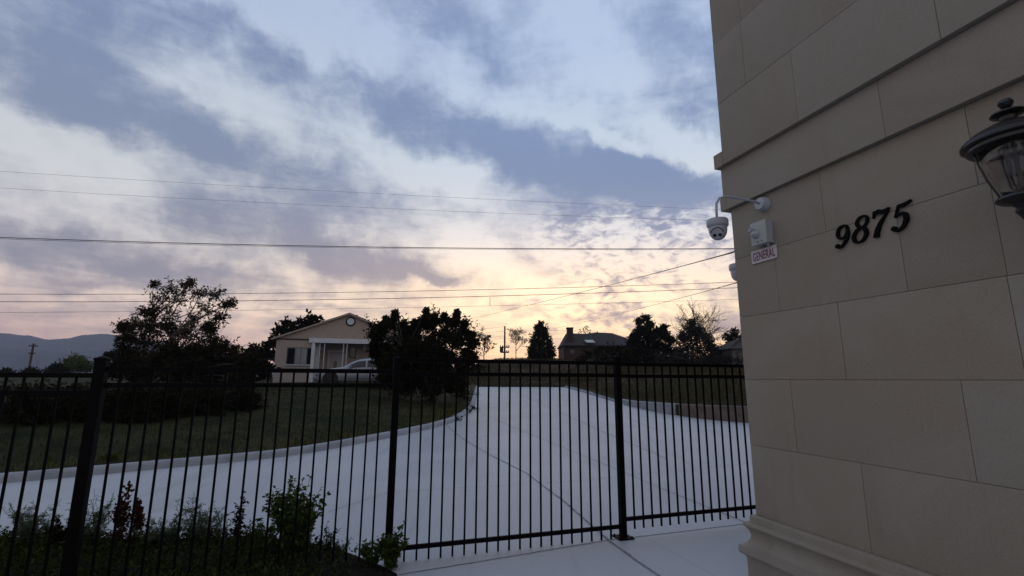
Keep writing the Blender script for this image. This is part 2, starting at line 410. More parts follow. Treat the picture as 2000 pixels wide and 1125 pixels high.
lo = [0, .04, .3, .7, 1.2, 2, 3, 4.5, 6, 8, 10, 13, 17, 22, 28, 36, 50, 80, 150, 400, 1000, 2500]
rows = []
for y in ys:
    a, b = xL(y), xR(y); rw = []
    for o in reversed(lo): rw.append((a-o, y, gz(a-o-1e-4, y)))
    for k in range(0, 13):
        x = a+(b-a)*(k/12)*.999+.0005*(b-a)
        z = gz(x, y)
        if y < YEND: z -= .05
        rw.append((x, y, z))
    for o in lo: rw.append((b+o, y, gz(b+o+1e-4, y)))
    rows.append(rw)
nc = len(rows[0])
G.add([p for r in rows for p in r], [(i*nc+j, i*nc+j+1, (i+1)*nc+j+1, (i+1)*nc+j) for i in range(len(rows)-1) for j in range(nc-1)])
g = G.build('ground', M['ground'], smooth=True, fixn=False); tag(g, kind='structure')
# driveway sheet
D = MB(); rows = []
dys = [-30, -20, -10, -4, 0, 3, 5]+list(np.arange(6, YEND, .5))+[YEND]
for y in dys:
    a, b = xL(y), xR(y); rows.append([(a+(b-a)*k/16, y, Rz(y)) for k in range(17)])
D.add([p for r in rows for p in r], [(i*17+j, i*17+j+1, (i+1)*17+j+1, (i+1)*17+j) for i in range(len(rows)-1) for j in range(16)])
d_ = D.build('driveway', M['conc'], smooth=True, fixn=False); tag(d_, kind='structure')
# kerb along the left edge, top flush with the lawn
def sweep(edge, prof):
    """edge list of (x,y,z); prof list of (offset along outward normal, dz)"""
    mb = MB(); n = len(prof); vs = []
    for i, p in enumerate(edge):
        q0, q1 = Vector(edge[max(i-1, 0)]), Vector(edge[min(i+1, len(edge)-1)])
        t = (q1-q0); t.z = 0; t.normalize(); nrm = Vector((-t.y, t.x, 0))
        for o, dz in prof: vs.append(Vector(p)+nrm*o+Vector((0, 0, dz)))
    fs = [(i*n+k, i*n+(k+1)%n, (i+1)*n+(k+1)%n, (i+1)*n+k) for i in range(len(edge)-1) for k in range(n)]
    fs += [tuple(range(n)), tuple(range((len(edge)-1)*n, len(edge)*n))[::-1]]
    return mb.add(vs, fs)
ke = [(xL(y)+.02, y, Rz(y)) for y in list(np.arange(-12, YEND-1, .5))]
k_ = sweep(ke, [(-.10, -.04), (-.075, .09), (-.05, .125), (.10, .128), (.12, -.04)]).build('kerb', M['kerb']); tag(k_, kind='structure')
ke = [(xR(y), y, Rz(y)) for y in np.arange(24.5, YEND-1, .5)]
k2 = sweep(ke, [(-.14, -.04), (-.12, .12), (.06, .12), (.08, -.04)]).build('kerb', M['kerb']); tag(k2, kind='structure')
def rwall(y0, y1, m, lab):
    e = []; vs = []; ys_ = np.arange(y0, y1+.01, .35)
    mb = MB(); n = 5
    for i, y in enumerate(ys_):
        p = Vector((xR(y), y, Rz(y))); q = Vector((xR(y+.1)-xR(y-.1), .2, 0)).normalized(); nr = Vector((q.y, -q.x, 0))
        h = WH(y)+.03
        for o, z in ((-.06, -.05), (-.05, h-.02), (-.03, h), (.20, h), (.21, -.05)): vs.append(p+nr*o+Vector((0,0,z)))
    k = len(ys_); fs = [(i*n+a, i*n+(a+1)%n, (i+1)*n+(a+1)%n, (i+1)*n+a) for i in range(k-1) for a in range(n)]
    fs += [tuple(range(n)), tuple(range((k-1)*n, k*n))]
    o = mb.add(vs, fs).build('retaining_wall', m); return tag(o, lab, 'retaining wall')
YB = hitR(1318, 811).y
rwall(YB+.02, 24.5, M['rwall'], 'low grey concrete retaining wall tapering along the right side of the driveway')
rwall(12.6, YB, M['rwallb'], 'low brown block retaining wall between the grey wall and the stone building')
# paving joints
def ribbon(name, pts, wd, m, off=.004):
    mb = MB(); pts = [Vector(p) for p in pts]; vs = []
    for i, p in enumerate(pts):
        t = (pts[min(i+1, len(pts)-1)]-pts[max(i-1, 0)]); t.z = 0; t.normalize(); nr = Vector((-t.y, t.x, 0))*wd/2
        vs += [p+nr+Vector((0,0,off)), p-nr+Vector((0,0,off))]
    mb.add(vs, [(2*i, 2*i+1, 2*i+3, 2*i+2) for i in range(len(pts)-1)])
    return tag(mb.build(name, m, fixn=False), kind='structure')
M['joint'] = mat('joint_filler', (.20,.20,.22), .9, var=.35, scale=7)
def gpath(px, n=24, wob=.012):
    P_ = [hitR(*p) for p in px]; o = []
    for i in range(len(P_)-1):
        for k in range(n):
            q = P_[i].lerp(P_[i+1], k/n); q += Vector((random.uniform(-wob, wob), random.uniform(-wob, wob), 0)); q.z = Rz(q.y); o.append(q)
    o.append(P_[-1]); return o
ribbon('paving_joint', gpath([(778,1123),(980,1090),(1190,1055),(1320,1040),(1452,1024),(1600,1006)], wob=.003), .014, M['joint'])
ribbon('paving_joint', gpath([(1310,1140),(1250,1100),(1188,1055),(1100,978),(1030,925),(960,890),(905,858)], wob=.003), .026, M['joint'])
ribbon('paving_joint', gpath([(905,858),(880,838),(868,826)], wob=.003), .024, M['joint'], .005)
ribbon('paving_joint', gpath([(925,800),(1010,838),(1100,874),(1225,925),(1480,1030)], wob=.003), .014, M['joint'], .0045)
ribbon('paving_joint', gpath([(985,756),(1060,790),(1170,840),(1300,895)], wob=.003), .02, M['joint'], .0048)
ribbon('paving_joint', gpath([(905,858),(990,846),(1090,838),(1240,836),(1440,845)], wob=.004), .014, M['joint'], .0056)
ribbon('paving_joint', gpath([(640,1000),(760,962),(900,953),(1010,948),(1150,938),(1290,922),(1470,905)], wob=.006), .008, M['joint'], .006)

# ------------------------------------------------------------------ mountains
def ridge(name, px, Y, m, thick):
    pts = []
    for i in range(len(px)-1):
        for k in range(10):
            t = k/10; x = px[i][0]*(1-t)+px[i+1][0]*t; y = px[i][1]*(1-S(t))+px[i+1][1]*S(t)
            pts.append(at(x, y+random.uniform(-.6, .6), Y))
    n = len(pts); vs = []; rowz = [(0, 1), (.12, .86), (.3, .6), (.6, .25), (1, -.02)]
    for f, h in [(-.5, .5), (-1, -.02)]:
        pass
    prof = [(1.0, -.02), (.5, .5), (0, 1), (-.25, .72), (-.5, .45), (-.8, .15), (-1, -.03)]
    for q, h in prof:
        for i, p in enumerate(pts):
            j = .12*math.sin(i*.45+q*3)+.07*math.sin(i*1.1)
            vs.append((p.x*(1+q*thick/Y), p.y+q*thick*(1+j if q else 1), EYE+(p.z-EYE)*h if h != 1 else p.z))
    mb = MB(); mb.add(vs, [(a*n+i, a*n+i+1, (a+1)*n+i+1, (a+1)*n+i) for a in range(len(prof)-1) for i in range(n-1)])
    return tag(mb.build(name, m, smooth=True), kind='structure')
M['hillm'] = mat('mountain_slope', (.030,.040,.055), .95, var=.25, scale=.003)
ridge('mountain_ridge', [(-400,640),(-220,662),(-80,645),(0,650),(50,655),(95,663),(130,661),(165,654),(200,652),(240,655),(300,668),(360,676),(430,690),(520,712),(600,738)], 1900, M['hillm'], 260)
ridge('foothill_ridge', [(-400,690),(-150,678),(0,682),(60,684),(120,690),(190,686),(260,694),(330,702),(420,716),(520,738)], 1250, M['hillm'], 160)

# ------------------------------------------------------------------ stone building
WD = Vector((.309, -.951, 0)); WN = Vector((-.951, -.309, 0))     # along the wall toward the viewer, outward normal
C0 = at(1464, 850, 4.2); C0.z = 0
def wall_tz(px, py, off=0.0):
    d = ray(px, py); o = Vector((0, 0, EYE))
    k = ((C0-o).dot(WN)+off)/d.dot(WN); p = o+d*k
    return (p-C0).dot(WD), p.z
def wp(t, z, n=0.0): return C0+WD*t+WN*n+Vector((0, 0, z))
bld = thing('stone_building', 'tan limestone block building filling the right side', 'building', tuple(C0))
bld.rotation_euler = (0, 0, math.atan2(WD.y, WD.x))   # local x = along wall, local y = +90deg
# local y direction = (-WD.y, WD.x) = (.951,.309) = -WN  -> outward is -y
def lz(px, py): return wall_tz(px, py)
zj = [lz(1476, 1005)[1], lz(1469, 869)[1], lz(1455, 741)[1], lz(1447, 620)[1], lz(1435, 508)[1], lz(1423, 409)[1]]
PM, PU = .045, .09                                 # the courses step outward going up
zA, zB = wall_tz(1423, 407, PM)[1], wall_tz(1410, 388, PM)[1]       # lower ledge
zC = wall_tz(1410, 323, PU)[1]; zD = wall_tz(1404, 299, PU)[1]      # upper ledge
zE = wall_tz(1559, 87, PU)[1]
TW, TB = 6.0, 5.0
core = MB().box(.10, TW, .012, TB, -.3, 7.2)
core.build('core_wall', M['mortar'], bld)
blocks = MB()
def row(z0, z1, cuts, pa=0.0, pb=0.0, gap=.0013):
    c = [-pb]+sorted(cuts)
    while c[-1] < TW: c.append(c[-1]+1.05+random.uniform(-.05, .15))
    for a, b in zip(c[:-1], c[1:]):
        blocks.bbox(a+gap, b-gap, -pa+random.uniform(-.0012, .0012), .03, z0+gap, z1-gap, .0022)
    y = .03
    while y < TB:                                    # return face (faces the gate)
        y2 = y+1.0; blocks.bbox(-pb+random.uniform(-.001,.001), .12, y+gap, y2-gap, z0+gap, z1-gap, .0022); y = y2
tv = lambda *p: sum(wall_tz(*q)[0] for q in p)/len(p)
row(zj[0], zj[1], [tv((1690, 980)), tv((1690, 980))+1.1])
row(zj[1], zj[2], [tv((1550, 810)), tv((1890, 830))])
row(zj[2], zj[3], [tv((1646, 680)), tv((1985, 640))])
row(zj[3], zj[4], [tv((1519, 560)), tv((1766, 520)), tv((1955, 470))])
row(zj[4], zA, [tv((1608, 410)), tv((1898, 290))])
row(zA, zC, [tv((1727, 190))], PM, .035)
row(zC, zE, [tv((1566, 150)), tv((1850, 40))], PU, -.045)
z = zE
for k in range(5):
    row(z, z+.62, [tv((1466, 100)) if k == 0 else random.uniform(.3, 1.1)], PU, -.045); z += .62
row(-.3, .02, [.9, 2.1])
b_ = blocks.build('block_cladding', M['stone'], bld); autosmooth(b_, 40)
def moulding(prof, name):
    """prof: (proud, z) pairs swept round the corner, mitred"""
    mb = MB(); n = len(prof); vs = []
    for kx, ky, dx, dy in ((TW, 0, 0, -1), (0, 0, -1, -1), (0, TB, -1, 0)):
        for p, zz in prof: vs.append((kx+dx*p, ky+dy*p, zz))
    fs = [(s_*n+k, s_*n+k+1, (s_+1)*n+k+1, (s_+1)*n+k) for s_ in range(2) for k in range(n-1)]
    return autosmooth(mb.add(vs, fs).build(name, M['stone'], bld), 30)
dz = zB-zA
MB().bbox(-.072, -.001, -PM-.003, TB, zA-.002, zB, .006).build('string_course', M['stone'], bld)
MB().bbox(-.062, .044, -PU-.003, TB, zC-.002, zD, .006).build('string_course', M['stone'], bld)
p0 = zj[0]
moulding([(.0, p0+.0), (.02, p0-.002), (.035, p0-.012), (.036, p0-.055), (.062, p0-.062), (.075, p0-.075), (.075, p0-.088),
          (.062, p0-.10), (.045, p0-.125), (.036, p0-.155), (.040, p0-.185), (.058, p0-.215), (.085, p0-.235), (.105, p0-.242),
          (.108, p0-.29), (.10, p0-.305), (.075, p0-.315), (.066, p0-.335), (.066, -.3)], 'plinth_moulding')

# house numbers: bold slanted serif digits
def wallf(t0, z0, sc_, base=.0):
    # slanted: a to the viewer's right (along +WD), b up
    return lambda a, b, c: wp(t0+(a+.22*b)*sc_, z0+b*sc_, base+c)
def stroke(mb, pts, ws, f, h, closed=False, n=8):
    # catmull-rom through pts with widths
    P_ = [Vector(p) for p in pts]; N = len(P_); out = []; ws = [q*.9 for q in ws]
    rng_ = range(N if closed else N-1)
    for i in rng_:
        g_ = lambda k: (P_[k % N], ws[k % N]) if closed else (P_[max(0, min(N-1, k))], ws[max(0, min(N-1, k))])
        (a, wa), (b, wb), (c, wc), (d, wd) = g_(i-1), g_(i), g_(i+1), g_(i+2)
        for k in range(n):
            t = k/n
            q = .5*((2*b)+(c-a)*t+(2*a-5*b+4*c-d)*t*t+(3*b-3*c+d-a)*t**3); out.append((q, wb+(wc-wb)*S(t)))
    if not closed: out.append((P_[-1], ws[-1]))
    m_ = len(out); L = []; Rr = []
    for i, (q, w_) in enumerate(out):
        a = out[(i-1) % m_][0] if closed or i else out[0][0]; b = out[(i+1) % m_][0] if closed or i < m_-1 else out[-1][0]
        t = (b-a).normalized(); nr = Vector((-t.y, t.x)); L.append(q+nr*w_/2); Rr.append(q-nr*w_/2)
    vs = []
    for c in (0, h):
        vs += [f(p.x, p.y, c) for p in L]+[f(p.x, p.y, c) for p in Rr]
    fs = []; K = m_ if closed else m_-1
    for i in range(K):
        j = (i+1) % m_
        fs += [(2*m_+i, 2*m_+j, 3*m_+j, 3*m_+i), (i, j, 2*m_+j, 2*m_+i), (m_+i, m_+j, 3*m_+j, 3*m_+i), (i, j, m_+j, m_+i)]
    if not closed: fs += [(0, m_, 3*m_, 2*m_), (m_-1, 2*m_-1, 4*m_-1, 3*m_-1)]
    mb.add(vs, fs)
def disc(mb, x, y, r, f, h):
    mb.prism([(x+r*math.cos(2*PI*k/18), y+r*math.sin(2*PI*k/18)) for k in range(18)], h, f)
def digit(ch, t0, z0, s_, lab):
    mb = MB(); f = wallf(t0, z0, s_, .004); h = .016
    if ch == '9':
        stroke(mb, [(.30,1.0),(.12,.93),(.06,.72),(.14,.50),(.30,.43),(.45,.52),(.52,.74),(.45,.94)], [.08,.15,.17,.13,.08,.11,.14,.11], f, h, True)
        stroke(mb, [(.52,.76),(.56,.56),(.50,.30),(.36,.10),(.20,.03),(.08,.09)], [.12,.16,.17,.12,.08,.08], f, h+.001)
        disc(mb, .11, .13, .095, f, h+.002)
    if ch == '8':
        stroke(mb, [(.32,1.0),(.16,.94),(.11,.77),(.20,.62),(.33,.56),(.47,.64),(.52,.80),(.46,.95)], [.08,.12,.14,.13,.10,.10,.12,.09], f, h, True)
        stroke(mb, [(.30,.57),(.12,.48),(.03,.27),(.11,.07),(.28,.0),(.46,.08),(.53,.28),(.45,.48)], [.10,.13,.16,.13,.08,.13,.17,.14], f, h+.001, True)
    if ch == '7':
        stroke(mb, [(.02,.90),(.18,.95),(.36,.90),(.56,.96)], [.12,.17,.15,.10], f, h)
        stroke(mb, [(.035,.74),(.035,1.0)], [.05,.07], f, h+.002)
        stroke(mb, [(.58,.99),(.46,.74),(.30,.48),(.22,.22),(.21,.0)], [.05,.09,.15,.20,.22], f, h+.001)
    if ch == '5':
        stroke(mb, [(.17,.93),(.34,.92),(.52,.97),(.60,1.03)], [.12,.15,.12,.05], f, h)
        stroke(mb, [(.17,.97),(.13,.75),(.09,.52)], [.07,.065,.06], f, h+.001)
        stroke(mb, [(.09,.54),(.24,.62),(.42,.57),(.50,.38),(.43,.14),(.26,.01),(.08,.05)], [.06,.10,.15,.18,.16,.09,.07], f, h+.002)
        disc(mb, .09, .12, .09, f, h+.003)
    o = mb.build('house_number', M['digit']); return tag(o, lab, 'house number', 'black address numbers on the stone wall')
for ch, bx, yb, yt, lab in (('9', 1634, 488, 444, 'black slanted number 9 fixed to the stone wall, first of the address'),
                          ('8', 1668, 477, 427, 'black slanted number 8 fixed to the stone wall after the 9'),
                          ('7', 1704, 467, 414, 'black slanted number 7 fixed to the stone wall before the 5'),
                          ('5', 1744, 455, 402, 'black slanted number 5 fixed to the stone wall, last of the address')):
    t0, z0 = wall_tz(bx, yb); _, z1 = wall_tz(bx+14, yt); z0_, = wall_tz(bx+14, yb-3)[1:]
    digit(ch, t0, z0, (z1-z0_)*1.04, lab)

# GENERAL sign
t0, z0 = wall_tz(1471, 517); t1, _ = wall_tz(1519, 508); sw = (t1-t0)*1.04; sh = (wall_tz(1468, 491)[1]-wall_tz(1471, 517)[1])*.93
sg = thing('wall_sign', 'small white sign reading GENERAL in dark red below the white box on the stone wall', 'sign', tuple(wp(t0, z0)))
sg.rotation_euler = bld.rotation_euler
MB().bbox(0, sw, -.012, -.002, 0, sh, .003).build('sign_plate', M['signw'], sg)
cu = bpy.data.curves.new('lettering', 'FONT'); cu.body = 'GENERAL'; cu.size = 1; cu.offset = .008; cu.space_character = 1.12; cu.extrude = .004
to = bpy.data.objects.new('tmp', cu); COL.objects.link(to); bpy.context.view_layer.update()
me = bpy.data.meshes.new_from_object(to.evaluated_get(bpy.context.evaluated_depsgraph_get())); bpy.data.objects.remove(to)
xs = [v.co.x for v in me.vertices]; yy = [v.co.y for v in me.vertices]
ax, bx, ay, by = min(xs), max(xs), min(yy), max(yy)
for v in me.vertices:
    a = (v.co.x-ax)/(bx-ax)*sw*.86+sw*.07; b = (v.co.y-ay)/(by-ay)*sh*.66+sh*.17; c = v.co.z
    v.co = (a, -.013-.001*(c > 0)-.0, b)
me.name = 'lettering'; me.materials.clear(); me.materials.append(M['red'])
lt = bpy.data.objects.new('lettering', me); COL.objects.link(lt); lt.parent = sg

# white box above the sign
t0, z0 = wall_tz(1498, 478); _, z1 = wall_tz(1498, 434)
bw = .155
bx_ = thing('junction_box', 'pale square box with a round sensor knob above the small red and white sign', 'electrical box', tuple(wp(t0, z0)))
bx_.rotation_euler = bld.rotation_euler
H = z1-z0
autosmooth(MB().bbox(-bw*.5, bw*.5, -.06, -.001, 0, H, .008).build('box_base', M['plast'], bx_), 40)
autosmooth(MB().bbox(-bw*.5-.004, bw*.5+.004, -.082, -.058, -.004, H+.004, .010).build('box_cover', M['plastg'], bx_), 40)
autosmooth(MB().lathe([(.034,0),(.034,.012),(.026,.022),(.022,.034),(.012,.042),(.0,.044)], (-.025, -.082, H*.46), 20, (0,-1,0)).build('sensor_knob', M['plast'], bx_), 40)
autosmooth(MB().bbox(-.065, -.040, -.12, -.08, H*.60, H*.76, .008).build('latch', M['plast'], bx_), 40)
MB().lathe([(.006,0),(.006,.003),(.003,.004)], (.03, -.082, .02), 10, (0,-1,0)).build('screw', M['rim'], bx_)
MB().lathe([(.006,0),(.006,.003),(.003,.004)], (-.01, -.082, .02), 10, (0,-1,0)).build('screw', M['rim'], bx_)
MB().tube([(.04, -.03, .005), (.04, -.03, -.012), (.04, -.025, -.022)], .012, 10).build('conduit', M['plast'], bx_)

# dome camera on gooseneck bracket
def dome(parent, c, s_=1.0, face=Vector((0,-1,0)), lenses=True):
    """c: top centre (local)"""
    c = Vector(c)
    autosmooth(MB().lathe([(.0,.0),(.050*s_,-.004),(.078*s_,-.012),(.084*s_,-.022),(.084*s_,-.062),(.078*s_,-.072),(.074*s_,-.076),(0,-.076)], c, 28).build('camera_housing', M['plast'], parent), 40)
    ball = [(.072*s_, -.074), (.071*s_, -.10*1), (.064*s_, -.135), (.050*s_, -.160), (.030*s_, -.176), (.012*s_, -.182), (0, -.183)]
    hb = MB().lathe(ball, c, 28).build('camera_ball', M['plast'], parent, smooth=True)
    if lenses:
        f = face.normalized(); sd_ = f.cross(Vector((0,0,1))).normalized()
        ctr = c+Vector((0,0,-.118)); nv = (f*1+Vector((0,0,-.42))).normalized()
        up = sd_.cross(nv).normalized()
        if up.z < 0: up = -up
        fc = ctr+nv*.048
        autosmooth(MB().lathe([(.046,0),(.046,.012),(.042,.020),(.0,.021)], fc, 24, nv).build('lens_plate', M['plast'], parent), 40)
        # brow ring
        pts = [fc+nv*.017+(sd_*math.cos(a)+up*math.sin(a))*.047 for a in np.linspace(.2, PI-.2, 12)]
        MB().tube(pts, .004, 6).build('lens_hood', M['lens'], parent)
        for k in (-1, 1):
            MB().lathe([(.0135,0),(.0135,.004),(.009,.006),(0,.006)], fc+nv*.020+sd_*k*.020-up*.012, 16, nv).build('lens', M['lens'], parent)
tb, zb = wall_tz(1494, 399)
cm = thing('security_camera', 'white two-lens dome camera hanging from a curved arm at the building corner', 'security camera', tuple(wp(tb, zb)))
cm.rotation_euler = bld.rotation_euler
autosmooth(MB().lathe([(.062,0),(.062,.012),(.055,.022),(.052,.055),(.046,.064),(.0,.066)], (0, 0, 0), 28, (0,-1,0)).build('bracket_base', M['plast'], cm), 40)
arm = [(0,-.06,0), (0,-.12,.012), (-.01,-.20,.022), (-.02,-.30,.03), (-.03,-.375,.032), (-.04,-.43,.015), (-.045,-.46,-.035), (-.045,-.465,-.10), (-.045,-.465,-.17)]
MB().tube(arm, .010, 12).build('gooseneck_arm', M['plast'], cm, smooth=True)
inv = Matrix.Rotation(-bld.rotation_euler.z, 3, 'Z')
toeye = inv @ Vector((-1.7, -3.9, 0)).normalized()
dome(cm, (-.045, -.465, -.16), 1.0, inv @ Vector((-.50, -.86, 0)))
# second camera on the return face
p = at(1436, 514, 4.6)
c2 = thing('security_camera', 'white dome camera half hidden behind the building corner', 'security camera', tuple(p))
dome(c2, (0.02, 0, 0), .95, Vector((-1, 0, 0)), False)
q = Vector((.951, .309, 0))
MB().tube([(.02,0,-.03), (.02+q.x*.3, q.y*.3, -.03)], .02, 12).build('bracket_arm', M['plast'], c2)

# ------------------------------------------------------------------ wall lantern
def lantern():
    off = .24
    d = ray(1982, 291); o = Vector((0,0,EYE)); k = ((C0-o).dot(WN)+off)/d.dot(WN); p = o+d*k
    L = thing('wall_lantern', 'large black coach lantern with clear glass on the stone wall', 'lantern', tuple(p))
    L.rotation_euler = bld.rotation_euler
    sc_ = p.length  # not used
    r = .19
    autosmooth(MB().lathe([(0,.265),(.022,.258),(.030,.24),(.022,.222),(.012,.214),(.03,.205),(.062,.19),(.066,.182),(.06,.176),(.035,.168),(.032,.15),(.05,.135)], (0,0,0), 32).build('finial', M['lamp_iron'], L), 40)
    autosmooth(MB().lathe([(.03,.15),(.055,.135),(.10,.118),(.15,.09),(.182,.062),(.192,.05),(.192,.038),(.18,.03),(.172,.03),(.172,.012),(.155,.004),(.10,.004),(.0,.01)], (0,0,0), 40).build('lantern_roof', M['lamp_iron'], L), 40)
    gl = bpy.data.materials.new('lantern_glass'); gl.use_nodes = True; b = gl.node_tree.nodes['Principled BSDF']
    b.inputs['Base Color'].default_value = (.88, .86, .84, 1); b.inputs['Transmission Weight'].default_value = 1; b.inputs['Roughness'].default_value = .12; b.inputs['IOR'].default_value = 1.4
    g0 = MB(); prof = [(.130,.0),(.120,-.06),(.100,-.14),(.078,-.20),(.066,-.235)]
    n = 32; vs = []
    for r_, z_ in prof+[(a-.004, b_) for a, b_ in prof[::-1]]:
        for k in range(n): vs.append((r_*math.cos(2*PI*k/n), r_*math.sin(2*PI*k/n), z_))
    m_ = len(prof)*2
    g0.add(vs, [(i*n+k, i*n+(k+1)%n, ((i+1)%m_)*n+(k+1)%n, ((i+1)%m_)*n+k) for i in range(m_) for k in range(n)])
    g0.build('glass_chimney', gl, L, smooth=True)
    for k in range(4):
        a = PI/4+k*PI/2
        MB().tube([(rr*math.cos(a), rr*math.sin(a), zz) for rr, zz in ((.15,.01),(.140,-.05),(.118,-.14),(.09,-.215),(.08,-.25))], .005, 6).build('cage_bar', M['lamp_iron'], L, smooth=True)
    autosmooth(MB().lathe([(.0,-.225),(.07,-.228),(.098,-.238),(.102,-.250),(.085,-.262),(.05,-.272),(.034,-.29),(.04,-.31),(.026,-.335),(.012,-.36),(.0,-.375)], (0,0,0), 32).build('lantern_base', M['lamp_iron'], L), 40)
    MB().lathe([(.014,-.225),(.014,-.14),(.017,-.135),(.017,-.12)], (0,0,0), 12).build('lamp_holder', M['brass'], L)
    for k in range(3):
        a = k*2*PI/3
        MB().tube([(0,0,-.20), (.03*math.cos(a), .03*math.sin(a), -.18), (.036*math.cos(a), .036*math.sin(a), -.14)], .005, 8).build('candle_arm', M['brass'], L, smooth=True)
        MB().lathe([(.010,-.14),(.010,-.07),(.008,-.055),(.013,-.045),(.011,-.025),(.003,-.005),(0,0)], (.036*math.cos(a), .036*math.sin(a), 0), 12).build('candle_bulb', M['dim'], L, smooth=True)
    MB().tube([(0,0,-.35), (0,.01,-.42), (0,.07,-.47), (0,.15,-.46), (0,.20,-.40), (0,.235,-.36)], [.014,.016,.017,.017,.018,.02], 12).build('bracket_arm', M['lamp_iron'], L, smooth=True)
    autosmooth(MB().lathe([(.065,0),(.065,.008),(.05,.016),(.03,.02),(0,.022)], (0, off-.002, -.36), 28, (0,-1,0)).build('wall_plate', M['lamp_iron'], L), 40)
lantern()

# ------------------------------------------------------------------ fence
A0 = hitR(757, 1100); A1 = hitR(1213, 1051)
FD = Vector((A1.x-A0.x, A1.y-A0.y, 0)).normalized(); FN = Vector((-FD.y, FD.x, 0))
def fz(px, py):
    """pixel -> (s along the fence from the gate post, z) on the fence plane"""
    d = ray(px, py); o = Vector((0,0,EYE)); k = (A0-o).dot(FN)/d.dot(FN); p = o+d*k
    return (p-A0).dot(FD), p.z
sP0 = fz(167, 912)[0]; sP1 = 0.0; sP2 = fz(1212, 900)[0]
FA = math.atan2(FD.y, FD.x)
bars = {}
fence = thing('iron_fence', 'black iron picket fence crossing the whole driveway in front of the camera', 'fence', (A0.x, A0.y, 0), FA)
def post(s, z0, z1, wd, label, foot=False):
    hgt = z1-z0
    t = MB().bbox(-wd/2, wd/2, -wd/2, wd/2, -.15, hgt, .003).build('post', M['iron'], fence); t.location = (s, 0, z0)
    c = wd/2+.006
    autosmooth(MB().bbox(-c, c, -c, c, hgt-.004, hgt+.02, .006).add([(-c*.8,-c*.8,hgt+.02),(c*.8,-c*.8,hgt+.02),(c*.8,c*.8,hgt+.02),(-c*.8,c*.8,hgt+.02),(0,0,hgt+.04)], [(0,1,4),(1,2,4),(2,3,4),(3,0,4)]).build('cap', M['iron'], t), 40)
    if foot:
        bp_ = MB().bbox(-.085, .085, -.085, .085, .001, .012, .003)
        for a in (-.065, .065):
            for b in (-.065, .065): bp_.lathe([(.012,0),(.012,.014),(.005,.018)], (a, b, .01), 6)
        bp_.build('base_plate', M['iron'], t)
    return t
def panel(name, s0, s1, zb, ztop, zsec, zbot, label, cat, n, group=None, ph=.5):
    L = s1-s0; rh = .038; rl = []
    for zc in (ztop, zsec, zbot):
        r_ = MB().bbox(.002, L-.002, -.014, .014, zc-rh, zc, .003).build('rail', M['iron'], fence); r_.location = (s0, 0, 0); rl.append(r_)
    t = rl[0]
    key = round(ztop-zb, 3)
    if key not in bars:
        bars[key] = MB().bbox(-.008, .008, -.008, .008, 0, ztop-zb-rh*.5, .0015)
    first = None
    for i in range(n):
        x = L*(i+1)/(n+1)
        if first is None:
            o = first = bars[key].build('picket', M['iron'], t)
        else:
            o = first.copy(); COL.objects.link(o); o.parent = t
        o.location = (x, random.uniform(-.001, .001), zb)
        o.rotation_euler = (random.uniform(-.002, .002), random.uniform(-.003, .003), 0)
    return t
# heights
zt3, zs3, zb3 = fz(1000, 703)[1], fz(1000, 728)[1], fz(1000, 1045)[1]
zt4, zs4 = fz(1330, 710)[1], fz(1330, 732)[1]; zb4 = fz(1330, 1000)[1]
zt2, zs2 = fz(500, 719)[1], fz(500, 748)[1]; zb2 = fz(772, 1106)[1]
zt1, zs1 = fz(100, 728)[1], fz(100, 762)[1]
PW = .062
n3 = 20; sp = (sP2-sP1)/(n3+1)
panel('gate_panel', sP1+PW/2, sP2-PW/2, fz(1000, 1074)[1], zt3, zs3, zb3, 'black iron panel between the weedy post and the post with the foot plate', 'gate', n3, ph=1)
s4 = sP2+3.2
n4 = round((s4-sP2)/sp)-1
panel('fence_panel', sP2+PW/2, s4-PW/2, zb4-.12, zt4, zs4, zb4, 'black iron panel running behind the corner of the stone building', 'fence panel', n4, ph=1)
n2 = round((sP1-sP0)/sp)-1
panel('fence_panel', sP0+PW*.6, sP1-PW/2, zb2-.10, zt2, zs2, zb2, 'long black iron panel with weeds growing behind it', 'fence panel', n2, ph=1)
sPm = sP0-2.6
n1 = round((sP0-sPm)/sp)-1
panel('fence_panel', sPm+PW/2, sP0-PW*.6, zb2-.14, zt1, zs1, zb2-.04, 'black iron panel at the left edge of the picture', 'fence panel', n1, ph=1)
post(sP2, 0.0, fz(1208, 700)[1], PW, 'slim black fence post bolted to the driveway by a foot plate', True)
post(sP1, -.05, fz(783, 703)[1], PW, 'black fence post with leafy weeds at its foot')
post(sP0, -.05, fz(203, 704)[1], PW*1.25, 'thick black fence post nearest the left edge')
post(s4, 0.0, zt4+.05, PW, 'black fence post hidden behind the stone building')
post(sPm, -.05, zt1+.05, PW, 'black fence post beyond the left edge of the picture')

# ------------------------------------------------------------------ planting bed
bedpx = [(-420,1085),(-200,1062),(0,1052),(150,1050),(300,1056),(420,1050),(530,1051),(640,1066),(700,1088),(745,1106),(775,1122)]
bp = [hitR(x, y) for x, y in bedpx]
e = bp[-1]; e2 = e-FN*1.6
bed = MB(); rows = []; nb = len(bp)
for i, p_ in enumerate(bp):
    tgt = e2.lerp(Vector((-6.5, .3, 0)), 1-i/(nb-1))
    rows.append([p_.lerp(tgt, k/14) for k in range(15)])
vs = []
for i, r_ in enumerate(rows):
    for k, q in enumerate(r_):
        edge = 0 if (k == 0 or i == nb-1) else 1
        vs.append((q.x, q.y, .006+edge*(.03+.035*S(k/3)+random.uniform(-.012, .012))))
bed.add(vs, [(i*15+k, i*15+k+1, (i+1)*15+k+1, (i+1)*15+k) for i in range(nb-1) for k in range(14)])
tag(bed.build('soil_bed', M['soil'], smooth=True), kind='structure')

